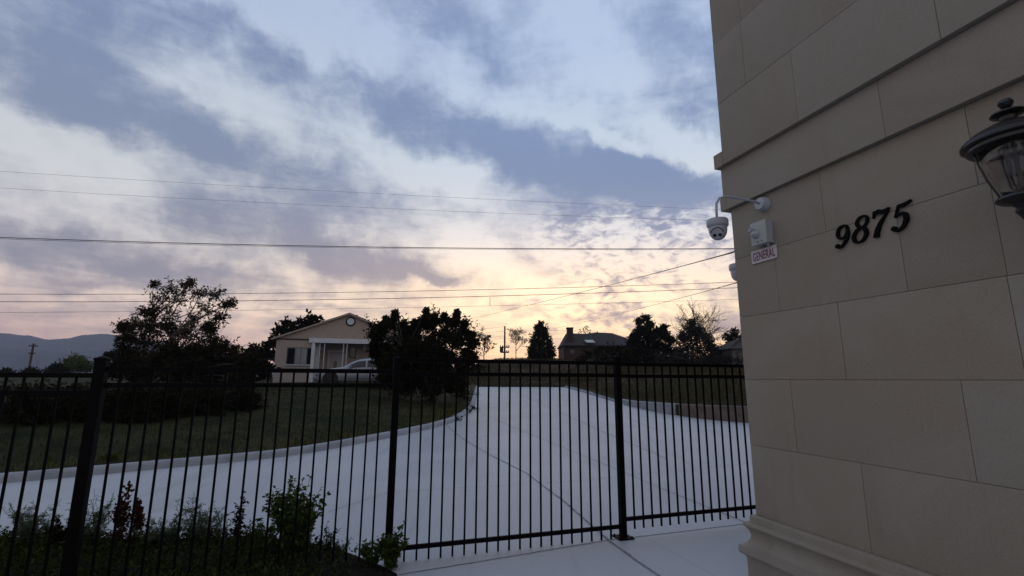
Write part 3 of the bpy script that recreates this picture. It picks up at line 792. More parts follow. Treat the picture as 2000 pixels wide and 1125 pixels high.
# ------------------------------------------------------------------ foliage tools
def leaf_mesh(name, centers, dirs, size, m, parent=None, wid=.5, fold=.0):
    """pointed leaves: numpy arrays"""
    n = len(centers); c = np.asarray(centers); d = np.asarray(dirs); d = d/np.linalg.norm(d, axis=1)[:, None]
    r = rng.normal(size=(n, 3)); sd_ = np.cross(d, r); sd_ /= np.linalg.norm(sd_, axis=1)[:, None]+1e-9
    s_ = size*rng.uniform(.6, 1.3, n)[:, None]
    nr = np.cross(d, sd_)
    v = np.stack([c, c+d*s_*.45+sd_*s_*wid*.5+nr*s_*.08, c+d*s_+nr*s_*-.05, c+d*s_*.45-sd_*s_*wid*.5+nr*s_*.08], 1).reshape(-1, 3)
    me = bpy.data.meshes.new(name); me.vertices.add(4*n); me.vertices.foreach_set('co', v.ravel())
    me.loops.add(4*n); me.loops.foreach_set('vertex_index', np.arange(4*n)); me.polygons.add(n)
    me.polygons.foreach_set('loop_start', np.arange(0, 4*n, 4)); me.update(); me.validate()
    me.materials.append(m); o = bpy.data.objects.new(name, me); COL.objects.link(o)
    if parent is not None: o.parent = parent
    return o
def V(a): return np.array(a, float)
def limb(mb, a, b, r0, r1, bend=.12, n=5, seg=5):
    a, b = Vector(a), Vector(b); L = (b-a).length
    k = Vector((random.uniform(-1,1), random.uniform(-1,1), random.uniform(-.2,.8)))*L*bend
    pts = [a.lerp(b, i/n)+k*math.sin(PI*i/n)+Vector((random.uniform(-1,1),)*3)*L*.012 for i in range(n+1)]
    mb.tube(pts, [r0+(r1-r0)*i/n for i in range(n+1)], seg, cap=False); return pts
def tree(label, D, clumps, base_px, lm, group=None, leaf=.14, per=26, twigs=14, depth=1.0, name='broadleaf_tree', trunk_r=.14, droop=0., up=.25, wid=.5, fork=.35, inner=0, twr=.006):
    """clumps: (px, py, r_px); real size follows from the distance D"""
    s_ = 1/958*D
    bx = at(base_px, 740, D); base = Vector((bx.x, D, gz(bx.x, D)-.1))
    t = thing(name, label, 'tree', tuple(base), 0, group)
    cl = []
    cx = sum(c[0] for c in clumps)/len(clumps); wr = max(abs(c[0]-cx) for c in clumps)+1
    for cl0 in clumps:
        px, py, r = cl0[:3]; dn = cl0[3] if len(cl0) > 3 else 1.0
        lim = math.sqrt(max(0, 1-((px-cx)/wr)**2*.8))*wr*s_*depth
        cl.append((at(px, py, D+random.uniform(-lim, lim)*.8), r*s_, dn*min(1., (r/16)**1.3)))
    lowz = min(c[0].z for c in cl); topz = max(c[0].z for c in cl)
    hub = Vector((base.x+random.uniform(-.1,.1), D, base.z+(max(lowz, base.z+.5)-base.z)*.9+(topz-lowz)*fork*.4))
    tm = MB(); limb(tm, base, hub, trunk_r, trunk_r*.7, .04, 6, 8)
    tm.tube([base+Vector((0,0,0)), base+Vector((0,0,.25))], [trunk_r*1.6, trunk_r], 8)
    cen = []; dr = []
    subs = [hub+Vector((random.uniform(-.5,.5)*wr*s_, random.uniform(-.4,.4)*wr*s_, (topz-hub.z)*random.uniform(.15,.55))) for _ in range(4)]
    for q in subs: limb(tm, hub, q, trunk_r*.6, trunk_r*.34, .1, 5, 6)
    for c, r, dn in cl:
        shp = 1.0
        q = min(subs+[hub], key=lambda p_: (p_-c).length+max(0, p_.z-c.z)*2)
        limb(tm, q, c, trunk_r*.28, .012*r*2+.004, .1, 5, 5)
        for k in range(int(twigs*max(dn, .4)**.3)):
            d = Vector((random.gauss(0,1), random.gauss(0,1), random.gauss(0,1)+up)).normalized()
            tip = c+d*r*(.55+.95*random.random()**1.6)*shp+Vector((0,0,-droop*r))
            pts = limb(tm, c, tip, twr*1.3, twr*.5, .15, 3, 3)
            for j in range(int(per*(.4+.6*dn))):
                f = random.random()**.6
                i = min(int(f*3), 2); p_ = pts[i].lerp(pts[i+1], f*3-i)
                rd = Vector((random.gauss(0,1), random.gauss(0,1), random.gauss(0,1)-.15)).normalized()
                cen.append(p_+rd*leaf*.35*random.random()); dr.append(rd+d*.6)
        for k in range(int(inner*dn)):
            d = Vector((random.gauss(0,1), random.gauss(0,1), random.gauss(0,1))).normalized()*r*random.random()**.5*.95*random.uniform(.7, 1.1)
            cen.append(c+d); dr.append(Vector((random.gauss(0,1), random.gauss(0,1), random.gauss(0,1))))
    o = tm.build('trunk', M['bark'], t, smooth=True, fixn=False); o.location = -base
    if cen and lm is not None:
        f = leaf_mesh('crown', V(cen), V(dr), leaf, lm, t, wid); f.location = -base
    return t
# big airy tree on the left
T1 = [(310,585,22),(335,566,20),(365,560,18),(390,575,20),(350,590,24),(420,578,18),(440,598,18),(452,590,14),(405,605,22),(380,625,20),
      (330,610,22),(300,612,18),(282,612,14),(430,622,16),(410,640,16),(360,650,26),(325,640,28),(290,640,26),(262,638,20),(243,640,15),
      (250,662,20),(285,672,30),(330,680,34),(375,680,32),(415,672,22),(440,680,20),(460,695,20),(480,705,18),(420,705,26),(370,712,30),
      (310,715,30),(265,702,24),(300,555,8),(372,553,9),(240,684,12)]
T1 = [(x, y, r*(1.05 if y < 645 else 1.1), (.18 if y < 612 else .38 if y < 640 else 1.0)) for x, y, r in T1]
tree('big airy broadleaf tree spreading above the fence left of the tan house', 22, T1, 345, M['leafA'], leaf=.13, per=17, twigs=34, depth=.8, trunk_r=.10, wid=.42, twr=.006, inner=300)
T1b = [(255,705,24),(300,712,30),(350,716,32),(400,716,32),(445,716,28),(485,716,24),(515,722,18),(230,722,20),(330,695,30),(390,695,30),(275,735,28),(340,740,30),(410,740,30),(470,738,26)]
tree('dark bushy shrub mass below the airy tree beside the house', 20.5, T1b, 380, M['leafB'], leaf=.19, per=12, twigs=24, depth=.5, name='shrub', trunk_r=.08, inner=520, wid=.6)
for (px, D_, top, r, lab) in ((15, 10.9, 752, 58, 'low shrub added to darken the lawn at the left edge behind the fence'), (105, 11.1, 752, 56, 'low shrub added to darken the lawn left of the thick fence post'),
                         (195, 11.5, 752, 54, 'low shrub added to darken the lawn directly behind the thick fence post'), (285, 12.2, 752, 50, 'low shrub added to darken the lawn right of the thick fence post'),
                         (370, 13.2, 752, 46, 'low shrub added to darken the lawn below the middle of the airy tree'), (450, 14.6, 752, 40, 'low shrub added to darken the lawn below the right side of the airy tree')):
    cl_ = [(px+dx*r*1.1, top+r*.6+dy*r*.5, r*.55) for dx, dy in ((-.9,.2),(-.4,-.3),(.1,-.2),(.5,-.3),(1,.25),(0,.6),(-.6,.9),(.6,.9),(0,1.3),(-.9,1.3),(.9,1.3))]  # shrub row added to make the dark part of the lawn under the tree
    tree(lab, D_, cl_, px, M['leafB'], 'low shrubs added to darken the lawn under the airy tree', leaf=.075, per=14, twigs=22, depth=1.2, name='shrub', trunk_r=.02, inner=520, wid=.6)
# small trees behind the house
T2 = [(545,645,10),(560,634,10),(575,640,10),(590,630,10),(605,622,9),(620,625,8),(560,650,12),(580,652,12),(540,662,12),(530,672,10),(600,638,10),
      (550,672,12),(520,684,12),(500,684,10),(488,690,9),(515,700,14),(495,706,14),(535,694,14),(480,705,12),(618,640,8),(570,668,14)]
tree('dark leafy tree rising behind the left roof slope of the tan house', 38, T2, 560, M['leafB'], leaf=.34, per=9, twigs=18, depth=.6, trunk_r=.12, wid=.62, inner=60)
T2b = [(702,619,5),(710,622,5),(698,624,6),(716,628,5),(706,630,8)]
tree('tip of a small tree peeking over the right slope of the tan house roof', 46, T2b, 706, M['leafB'], leaf=.26, per=5, twigs=8, depth=.6, trunk_r=.08)
# middle tree
T3 = [(770,611,5),(833,605,5),(893,610,5),(868,615,5),(850,617,5),(808,628,6),(907,632,6),(925,652,6),(931,668,6),(752,622,6),(730,650,6),(727,690,8),(770,618,9),(762,632,14),(745,640,16),(735,655,18),(784,640,18),(800,650,22),(833,613,9),(826,626,12),(838,636,16),(850,625,11),(812,640,16),
      (868,622,9),(880,630,12),(893,616,8),(889,630,12),(905,645,13),(916,655,11),(922,672,12),(915,690,16),(895,665,22),(870,655,24),(845,665,28),
      (815,675,28),(780,670,28),(750,680,24),(735,690,20),(765,700,28),(800,705,30),(840,705,30),(880,705,28),(905,712,20),(745,712,18),(925,700,10),
      (755,735,22),(775,715,26),(850,700,30),(835,685,28),(860,690,26),(905,725,18),(820,718,28),(900,750,16),(770,748,16),(800,752,16),(830,755,18),(820,735,26),(860,735,26),(890,738,20),(790,730,20),(728,672,10),(850,755,20),(882,755,16)]
tree('dense dark broadleaf tree between the tan house and the driveway', 21, [(845+(x-845)*.98, y+1, r*.95) for x, y, r in T3+[(790,715,24),(850,712,26),(820,700,26),(870,730,22),(800,680,24)]]+[(732,645,24,.14),(926,665,24,.12),(850,624,26,.12),(790,634,26,.12),(906,634,22,.14),(925,715,22,.14),(745,735,24,.2),(900,765,22,.25),(840,768,24,.25),(780,765,22,.25)], 845, M['leafB'], leaf=.115, per=20, twigs=34, depth=.75, trunk_r=.09, inner=620, wid=.55)
# far trees
T5 = [(938,668,10),(945,660,8),(942,680,14),(955,690,12),(935,690,10),(948,650,6)]
bare = []
def baretree(label, D, px, top, base_py, halfw, n=60, group=None, m='bark', hub=.35, name='bare_tree', r=.06, leafy=0):
    b = at(px, base_py, D); b.z = min(b.z, gz(b.x, D)); b.z = gz(b.x, D)-.1
    t = thing(name, label, 'tree', tuple(b), 0, group)
    tp = at(px, top, D); Hh = tp.z-b.z; mb = MB(); s_ = D/958
    trunk = limb(mb, b, b+Vector((0,0,Hh*.75)), r, r*.35, .03, 8, 6)
    cen = []; dr = []
    def grow(p, d, L, rr, lev):
        e = p+d*L; pts = limb(mb, p, e, rr, rr*.5, .08, 4, 4 if lev else 5)
        if lev >= 3:
            for k in range(leafy): cen.append(pts[-1]-d*L*random.random()*.6); dr.append(Vector((random.gauss(0,1), random.gauss(0,1), random.gauss(0,1))))
            return
        for k in range(4):
            q = pts[random.choice((2, 3, 4))]; nd = (d+Vector((random.gauss(0,.5), random.gauss(0,.5), random.gauss(.15,.4)))).normalized()
            grow(q, nd, L*random.uniform(.5, .7), rr*.55, lev+1)
    for k in range(n):
        i = random.uniform(hub, 1); q = trunk[0].lerp(trunk[-1], i)
        a = random.uniform(0, 2*PI); sp_ = halfw*s_*random.uniform(.35, .62)*(1.15-i*.6)
        d = Vector((math.cos(a)*sp_, math.sin(a)*sp_, Hh*.20*random.uniform(.6, 1.3))); L = d.length
        grow(q, d/L, L, r*.4, 1 if k % 2 else 0)
    o = mb.build('trunk', M[m], t, smooth=True, fixn=False); o.location = -b
    if cen:
        f = leaf_mesh('crown', V(cen), V(dr), .16, M['leafD'], t); f.location = -b
    return t
baretree('small thin-leaved tree just right of the dense dark tree', 55, 946, 652, 700, 24, 12, None, leafy=2, r=.07)
baretree('bare brown tree right beside the far utility pole', 58, 1008, 645, 702, 26, 16, None, r=.07, leafy=1)
TC = [(1056,634,6),(1050,642,8),(1062,645,8),(1048,655,10),(1066,658,10),(1056,652,12),(1042,668,10),(1056,668,14),(1072,670,10),(1040,682,11),(1056,684,16),
      (1074,684,11),(1080,692,7),(1036,692,8),(1050,696,14),(1066,696,14)]
tree('dark cone-shaped evergreen standing alone left of the far brick house', 56, TC, 1056, M['leafC'], leaf=.30, per=14, twigs=22, depth=.8, name='evergreen_tree', trunk_r=.12, inner=330, wid=.45)
T7 = [(1248,628,9),(1262,622,9),(1268,636,12),(1252,645,14),(1240,660,14),(1266,655,18),(1285,648,12),(1296,640,8),(1300,655,12),(1310,665,10),(1282,672,20),
      (1255,678,20),(1238,685,16),(1302,685,18),(1240,700,14),(1270,700,20),(1300,704,20),(1320,690,12),(1232,672,8)]
tree('dark reddish-topped evergreen between the far brick house and the grey bushy tree', 50, T7, 1268, M['leafC'], leaf=.26, per=14, twigs=22, depth=.8, name='evergreen_tree', trunk_r=.10, inner=750)
T8 = [(1352,632,12),(1348,648,18),(1365,650,18),(1335,660,16),(1380,665,18),(1350,675,26),(1330,685,20),(1392,682,16),(1370,690,24),(1340,700,22),(1400,698,14),(1325,705,16),(1385,706,20),(1410,706,12)]
tree('grey bushy tree with wispy bare top near the stone building', 48, T8, 1358, M['leafE'], leaf=.22, per=12, twigs=24, depth=.7, name='bushy_tree', trunk_r=.10, inner=520)
baretree('leafless branching tree spreading out behind the grey bushy tree', 49.5, 1362, 612, 700, 78, 30, None, r=.10, hub=.4)
T9 = [(1432,650,9),(1422,660,10),(1438,664,12),(1425,674,10),(1440,680,14),(1418,684,8),(1455,660,14),(1460,680,14)]
tree('small dark tree showing at the edge of the stone building', 52, T9, 1440, M['leafC'], leaf=.34, per=10, twigs=16, depth=.7, name='evergreen_tree', trunk_r=.10, inner=150)
T10 = [(1140,700,9),(1150,692,9),(1130,706,8),(1165,688,9),(1175,680,8),(1190,684,10),(1210,682,9),(1180,700,12),(1200,694,14),(1215,700,14),(1225,690,12),(1195,708,12),(1230,706,14),(1165,706,8)]
tree('rounded dark shrub in front of the far brick house', 47, T10, 1205, M['leafB'], leaf=.28, per=9, twigs=14, depth=.6, name='shrub', trunk_r=.06, inner=160)
T12 = [(1285+i*14+random.uniform(-4,4), 702+random.uniform(-7,4), random.uniform(9,14)) for i in range(12)]
tree('low grey scrub filling the gap between the far evergreen and the stone building', 45, T12, 1370, M['leafE'], leaf=.18, per=9, twigs=16, depth=.3, name='shrub', trunk_r=.04, inner=160)
T11 = [(1150,628+30,6),(1142,656,5),(1136,660,5),(1155,662,6)]
tree('small tree top rising behind the roof of the far brick house', 74, [(1140,645,5),(1146,640,5),(1134,648,5),(1150,648,6),(1142,655,8)], 1142, M['leafB'], leaf=.3, per=5, twigs=10, depth=.6, trunk_r=.08)
# left distance
for (px, py, r, D_, lab) in ((150,712,26,62,'low green tree mass in the far distance beside the thick post'), (110,722,16,58,'low distant bush left of the green tree mass'),
                            (60,728,14,60,'low distant bush under the far left utility pole'), (10,730,14,60,'low distant bush at the left edge of the picture'),
                            (217,694,10,50,'small round distant tree right behind the thick fence post')):
    cl_ = [(px+dx*r, py+dy*r*.5, r*.55) for dx, dy in ((-.9,.3),(-.4,-.3),(.1,-.7),(.5,-.2),(1,.35),(0,.4),(-.6,.6),(.6,.6),(.2,.1))]
    tree(lab, D_, cl_, px, M['leafG'] if r > 20 else M['leafB'], 'low bushes in the far left distance', leaf=.34, per=8, twigs=14, depth=.7, name='distant_bush', trunk_r=.08, inner=150)

# ------------------------------------------------------------------ tan house
HO = at(533, 740, 30); HU = Vector((.956, .292, 0)); HW = Vector((-.292, .956, 0)); HO.z = 1.15
def hs(px, py, w_=0.):
    o = Vector((0,0,EYE)); d = ray(px, py); n = -HW; k = ((HO+HW*w_)-o).dot(n)/d.dot(n); p = o+d*k-HO; return p.dot(HU), p.z
house = thing('house', 'tan single-storey house with gabled front and white-trimmed porch', 'house', tuple(HO), math.atan2(HU.y, HU.x))
eu, ez = hs(540, 661); pu, pz = hs(683, 615); Wd = pu*2; dep = 9.0
fu0, fz1 = hs(604, 660, -.15); _, fz0 = hs(604, 669, -.15)
xp = hs(613, 700)[0]; pd = 1.9
wl = MB().box(0, xp, 0, dep, -.6, ez)                        # left room
wl.box(xp+.002, Wd, pd, dep, -.6, ez-.002)
wl.build('wall', M['stucco'], house)
MB().add([(0,.0,ez),(Wd,.0,ez),(pu,.0,pz),(0,.14,ez),(Wd,.14,ez),(pu,.14,pz)], [(0,1,2),(5,4,3),(0,3,4,1),(1,4,5,2),(2,5,3,0)]).build('gable', M['gable'], house)
rf = MB(); ov = .30; th = .10
sl = (pz-ez)/pu
for sg_ in (1, -1):
    xa = -ov if sg_ == 1 else Wd+ov; za = ez-ov*sl
    vs = [(xa,-.18,za+.03),(pu,-.18,pz+.03),(pu,dep+.2,pz+.03),(xa,dep+.2,za+.03)]
    vs2 = [(a,b,c+th) for a, b, c in vs]
    rf.add(vs+vs2, [(0,1,2,3),(4,7,6,5),(0,4,5,1),(1,5,6,2),(2,6,7,3),(3,7,4,0)])
rfo = rf.build('roof', M['roofm'], house)
bgd = MB()
for sg_ in (1, -1):
    xa = -ov if sg_ == 1 else Wd+ov; za = ez-ov*sl
    vs = [(xa,-.20,za),(pu,-.20,pz),(pu,-.20,pz+.10),(xa,-.20,za+.10)]
    bgd.add(vs+[(a,-.17,c) for a, b, c in vs], [(0,1,2,3),(4,7,6,5),(0,4,5,1),(1,5,6,2),(2,6,7,3),(3,7,4,0)])
bgd.build('barge_board', M['gable'], rfo)
MB().box(-.02, fu0, -.05, -.001, ez-.05, ez+.02).build('eave_trim', M['roofm'], house)
MB().bbox(fu0, Wd+.2, -.16, -.02, fz0, fz1, .01).build('porch_fascia', M['white'], house)
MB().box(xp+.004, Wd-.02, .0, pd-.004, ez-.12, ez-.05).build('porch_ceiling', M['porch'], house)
vu, vz = hs(685, 628, -.03)
vt = thing  # alias not used
vo = autosmooth(MB().lathe([(.30,0),(.30,.04),(.22,.05),(.22,.0)], (vu, -.002, vz), 28, (0,-1,0)).build('round_vent', M['shutter'], house), 40)
MB().lathe([(.225,0),(.225,.03),(.0,.035)], (vu, -.02, vz), 28, (0,-1,0)).build('vent_disc', M['white'], vo)
# window with shutters
u0, z1_ = hs(563, 680); u1, z0_ = hs(608, 711)
fr = MB().box(u0-.05, u1+.02, -.03, -.001, z0_-.05, z1_+.06).build('window', M['dim'], house)
MB().bbox(u0-.12, u1+.05, -.09, -.032, z0_-.10, z0_-.045, .008).build('sill', M['white'], fr)
MB().box(u0+.42, u1-.30, -.05, -.032, z0_, z1_).build('pane', M['glass'], fr)
MB().box(u0+.40, u0+.44, -.06, -.05, z0_, z1_).box(u1-.32, u1-.28, -.06, -.05, z0_, z1_).box((u0+u1)/2+.03, (u0+u1)/2+.07, -.06, -.05, z0_, z1_).build('frame', M['dim'], fr)
for a, b in ((u0, u0+.38), (u1-.26, u1)):
    sh_ = MB().bbox(a, b, -.062, -.032, z0_, z1_, .006)
    for k in range(10): sh_.box(a+.05, b-.05, -.07, -.063, z0_+.08+k*.085, z0_+.12+k*.085)
    sh_.build('shutter', M['shutter'], house)
# porch column, iron posts, door
def hcol(px, w0, w1, m, wdt, name):
    u, _ = hs(px, 690, w0); MB().bbox(u-wdt/2, u+wdt/2, w0, w1, -.3, fz0, .006).build(name, m, house)
hcol(611, -.12, .06, M['white'], .20, 'porch_column')
hcol(617, .5, .6, M['white'], .34, 'porch_column')
for pa, pb in ((624, 633), (670, 677)):
    ua, ub = hs(pa, 690, -.05)[0], hs(pb, 690, -.05)[0]
    mb = MB()
    for u in (ua, ub): mb.bbox(u-.02, u+.02, -.07, -.03, -.3, fz0, .004)
    for k in range(8):
        z_ = .0+k*.36; mb.tube([(ua, -.05, z_), ((ua+ub)/2, -.05, z_+.18), (ub, -.05, z_), ((ua+ub)/2, -.05, z_-.16), (ua, -.05, z_)], .009, 5)
    mb.build('iron_post', M['white'], house)
u0, _ = hs(643, 700, pd); u1, _ = hs(668, 700, pd)
dr_ = MB().bbox(u0, u1, pd-.06, pd-.002, .05, 2.12, .006).build('door', M['door'], house)
ov_ = MB(); c_ = ((u0+u1)/2, 1.35); ov_.prism([(c_[0]+.11*math.cos(a), c_[1]+.30*math.sin(a)) for a in np.linspace(0, 2*PI, 20, endpoint=False)], .012, lambda a, b, c: (a, pd-.062-c, b)); ov_.build('door_pane', M['darkglass'], dr_)
MB().lathe([(.03,0),(.03,.03),(.02,.05),(0,.055)], (u1-.08, pd-.062, 1.0), 12, (0,-1,0)).build('handle', M['brass'], dr_)
MB().box(u0-.09, u0-.002, pd-.05, pd-.001, .05, 2.2).box(u1+.002, u1+.09, pd-.05, pd-.001, .05, 2.2).box(u0-.09, u1+.09, pd-.05, pd-.001, 2.202, 2.28).build('door_frame', M['white'], house)
MB().bbox(xp+.02, Wd-.02, -.15, pd-.004, -.4, .03, .01).build('porch_floor', M['rwall'], house)
uu, zz = hs(711, 678, pd)
autosmooth(MB().bbox(uu-.09, uu+.09, pd-.16, pd-.002, zz-.22, zz+.18, .03).build('porch_lamp', M['white'], house), 40)
uu, zz = hs(689, 688, pd)
wn = MB().bbox(uu-.2, uu+.2, pd-.03, pd-.002, zz-.4, zz+.35, .006).build('window', M['shutter'], house)
MB().box(uu-.16, uu+.16, pd-.036, pd-.031, zz-.36, zz+.31).build('pane', M['darkglass'], wn)
MB().bbox(-.05, .55, -.9, -.5, -.5, -.42, .01)
# chair on the porch
cu_, _ = hs(621, 700, .9)
pc = thing('porch_chair', 'dark chair on the porch of the tan house', 'chair', tuple(HO+HU*cu_+HW*.9+Vector((0,0,.03))), math.atan2(HU.y, HU.x)+.3)
MB().bbox(-.25, .25, -.25, .25, .42, .47, .01).build('seat', M['white'], pc)
MB().bbox(-.25, .25, .21, .25, .47, .92, .01).build('backrest', M['shutter'], pc)
for a in (-.22, .22):
    for b in (-.22, .22): MB().tube([(a, b, 0), (a, b, .42)], .016, 8).build('leg', M['shutter'], pc)
# small bench left of the house
bq = at(506, 737, 27); bn_ = thing('garden_bench', 'small pale bench on the grass left of the tan house', 'bench', (bq.x, 27, gz(bq.x, 27)), .2)
MB().bbox(-.35, .35, -.14, .14, .40, .45, .01).build('seat', M['dim'], bn_)
for a in (-.28, .28): MB().bbox(a-.03, a+.03, -.12, .12, 0, .40, .006).build('leg', M['wood'], bn_)

# ------------------------------------------------------------------ white car
def car():
    D_ = 26.3; xf = at(648, 741, D_).x; gg = at(648, 741, D_).z-.33
    WB = 2.68; ang = math.atan2(HU.y, HU.x)*.9
    t = thing('parked_car', 'white sedan parked in front of the tan house porch', 'car', (xf, D_, gg), ang)
    # local: x toward the rear from front axle, y = away; nose at x=-.85
    st = [ # x, half width, z bottom, z belt(side top), roof z (hood/roof), roof half width
        (-.86,.60,.30,.52,.58,.50),(-.80,.74,.22,.62,.68,.62),(-.60,.84,.20,.70,.78,.72),(-.2,.88,.20,.78,.88,.76),(.25,.90,.20,.84,.94,.78),(.55,.90,.20,.87,.98,.78),
        (.60,.90,.20,.87,1.00,.76),(1.0,.90,.20,.90,1.24,.66),(1.35,.90,.20,.92,1.39,.58),(1.8,.90,.20,.94,1.455,.57),(2.3,.90,.20,.95,1.44,.57),(2.7,.90,.20,.96,1.36,.58),
        (3.05,.89,.20,.97,1.20,.62),(3.35,.88,.22,.98,1.06,.70),(3.6,.84,.25,.96,1.02,.70),(3.74,.74,.30,.90,.96,.62),(3.78,.64,.36,.80,.86,.55)]
    vs = []; n = 12
    for x, hw, zb_, zs, zr, rw in st:
        half = [(hw*.88, zb_), (hw, zb_+.12), (hw*1.0, (zb_+zs)/2+.05), (hw*.965, zs), ((rw+hw*.965)/2*.985 if zr-zs > .15 else rw*1.02, zs+(zr-zs)*.55), (rw*.92, zr-.012)]
        ring = half+[(0.0, zr+.01)]+[(-a, b) for a, b in half[::-1]]
        n = len(ring); vs += [(x, a, b) for a, b in ring]
    k = len(st)
    fs = [(i*n+j, i*n+(j+1)%n, (i+1)*n+(j+1)%n, (i+1)*n+j) for i in range(k-1) for j in range(n)]
    fs += [tuple(range(n)), tuple(range((k-1)*n, k*n))]
    b = MB().add(vs, fs).build('body', M['carp'], t); autosmooth(b, 50)
    # side glass, windscreens: slightly proud panels over the greenhouse
    def pos(x, f, off=.012, sgn=-1):
        for i in range(k-1):
            if st[i][0] <= x <= st[i+1][0]:
                q = (x-st[i][0])/(st[i+1][0]-st[i][0]); A_ = [st[i][m_]*(1-q)+st[i+1][m_]*q for m_ in range(6)]
                hw, zs, zr, rw = A_[1], A_[3], A_[4], A_[5]
                p0_, p1_ = (hw*.965, zs), (rw*.92, zr-.012); mid = ((rw+hw*.965)/2*.985, zs+(zr-zs)*.55)
                if f < .55: u_ = f/.55; a, c = p0_[0]+(mid[0]-p0_[0])*u_, p0_[1]+(mid[1]-p0_[1])*u_
                else: u_ = (f-.55)/.45; a, c = mid[0]+(p1_[0]-mid[0])*u_, mid[1]+(p1_[1]-mid[1])*u_
                return (x, sgn*(a+off), c+off*.3)
    for sgn in (-1, 1):
        for xs_ in ([.92,1.1,1.3,1.5,1.72], [1.80,2.05,2.3,2.55,2.80,3.0]):
            mb = MB(); v = []
            for x in xs_:
                top = .80 if x > 1.2 and x < 2.8 else .72
                for f in (.08, .3, .55, top): v.append(pos(x, f, .012, sgn))
            mb.add(v, [(i*4+j, i*4+j+1, (i+1)*4+j+1, (i+1)*4+j) for i in range(len(xs_)-1) for j in range(3)])
            mb.build('side_window', M['darkglass'], t, smooth=True)
    for nm, xa, xb in (('windscreen', .64, 1.30), ('rear_window', 2.76, 3.28)):
        mb = MB(); v = []
        for x in np.linspace(xa, xb, 5):
            zr = np.interp(x, [s__[0] for s__ in st], [s__[4] for s__ in st]); rw = np.interp(x, [s__[0] for s__ in st], [s__[5] for s__ in st])
            for yv in (-.84, -.4, 0, .4, .84): v.append((x, yv*rw, zr+.02-.012*abs(yv)))
        mb.add(v, [(i*5+j, i*5+j+1, (i+1)*5+j+1, (i+1)*5+j) for i in range(4) for j in range(4)]); mb.build(nm, M['darkglass'], t, smooth=True)
    for x in (0, WB):
        for sgn in (-1, 1):
            arch = MB().lathe([(.385,0),(.385,.012),(0,.013)], (x, sgn*.893, .36), 28, (0, sgn, 0)).build('wheel_arch', M['tyre'], t)
            wl_ = autosmooth(MB().lathe([(.24,0),(.31,.0),(.33,.03),(.33,.17),(.31,.20),(.24,.2)], (x, sgn*.72, .33), 28, (0, sgn, 0)).build('wheel', M['tyre'], t), 40)
            rm = MB().lathe([(.225,.0),(.225,.02),(.21,.03),(.20,.015),(.05,.02),(.04,.035),(0,.036)], (x, sgn*.90, .33), 28, (0, sgn, 0))
            for q in range(5):
                a = q*2*PI/5; c = Vector((x, sgn*.93, .33)); rm.tube([c, c+Vector((math.cos(a)*.2, 0, math.sin(a)*.2))], .022, 5)
            rm.build('rim', M['rim'], wl_)
    for sgn in (-1, 1):
        autosmooth(MB().bbox(-.84, -.52, sgn*.80-.07, sgn*.80+.07, .58, .70, .03).build('headlight', M['plast'], t), 60)
        autosmooth(MB().bbox(3.60, 3.76, sgn*.70-.10, sgn*.70+.10, .74, .90, .03).build('tail_light', M['red'], t), 60)
        autosmooth(MB().bbox(.86, 1.02, sgn*1.0-.09, sgn*1.0+.09, .96, 1.07, .03).build('mirror', M['carp'], t), 60)
        for x in (1.25, 2.35): MB().bbox(x+.25, x+.42, sgn*.915-.012, sgn*.915+.012, .78, .81, .005).build('door_handle', M['carp'], t)
        MB().tube([(.62, sgn*.905, .42), (1.0, sgn*.91, .38), (2.25, sgn*.91, .38)], .008, 5).build('sill_trim', M['tyre'], t)
        for x in (.80, 1.76): MB().tube([(x, sgn*.897, .30), (x, sgn*.902, .6), (x+.03, sgn*.87, .93)], .004, 4).build('door_seam', M['tyre'], t)
    MB().bbox(-.88, -.80, -.42, .42, .34, .50, .01).build('grille', M['tyre'], t)
car()

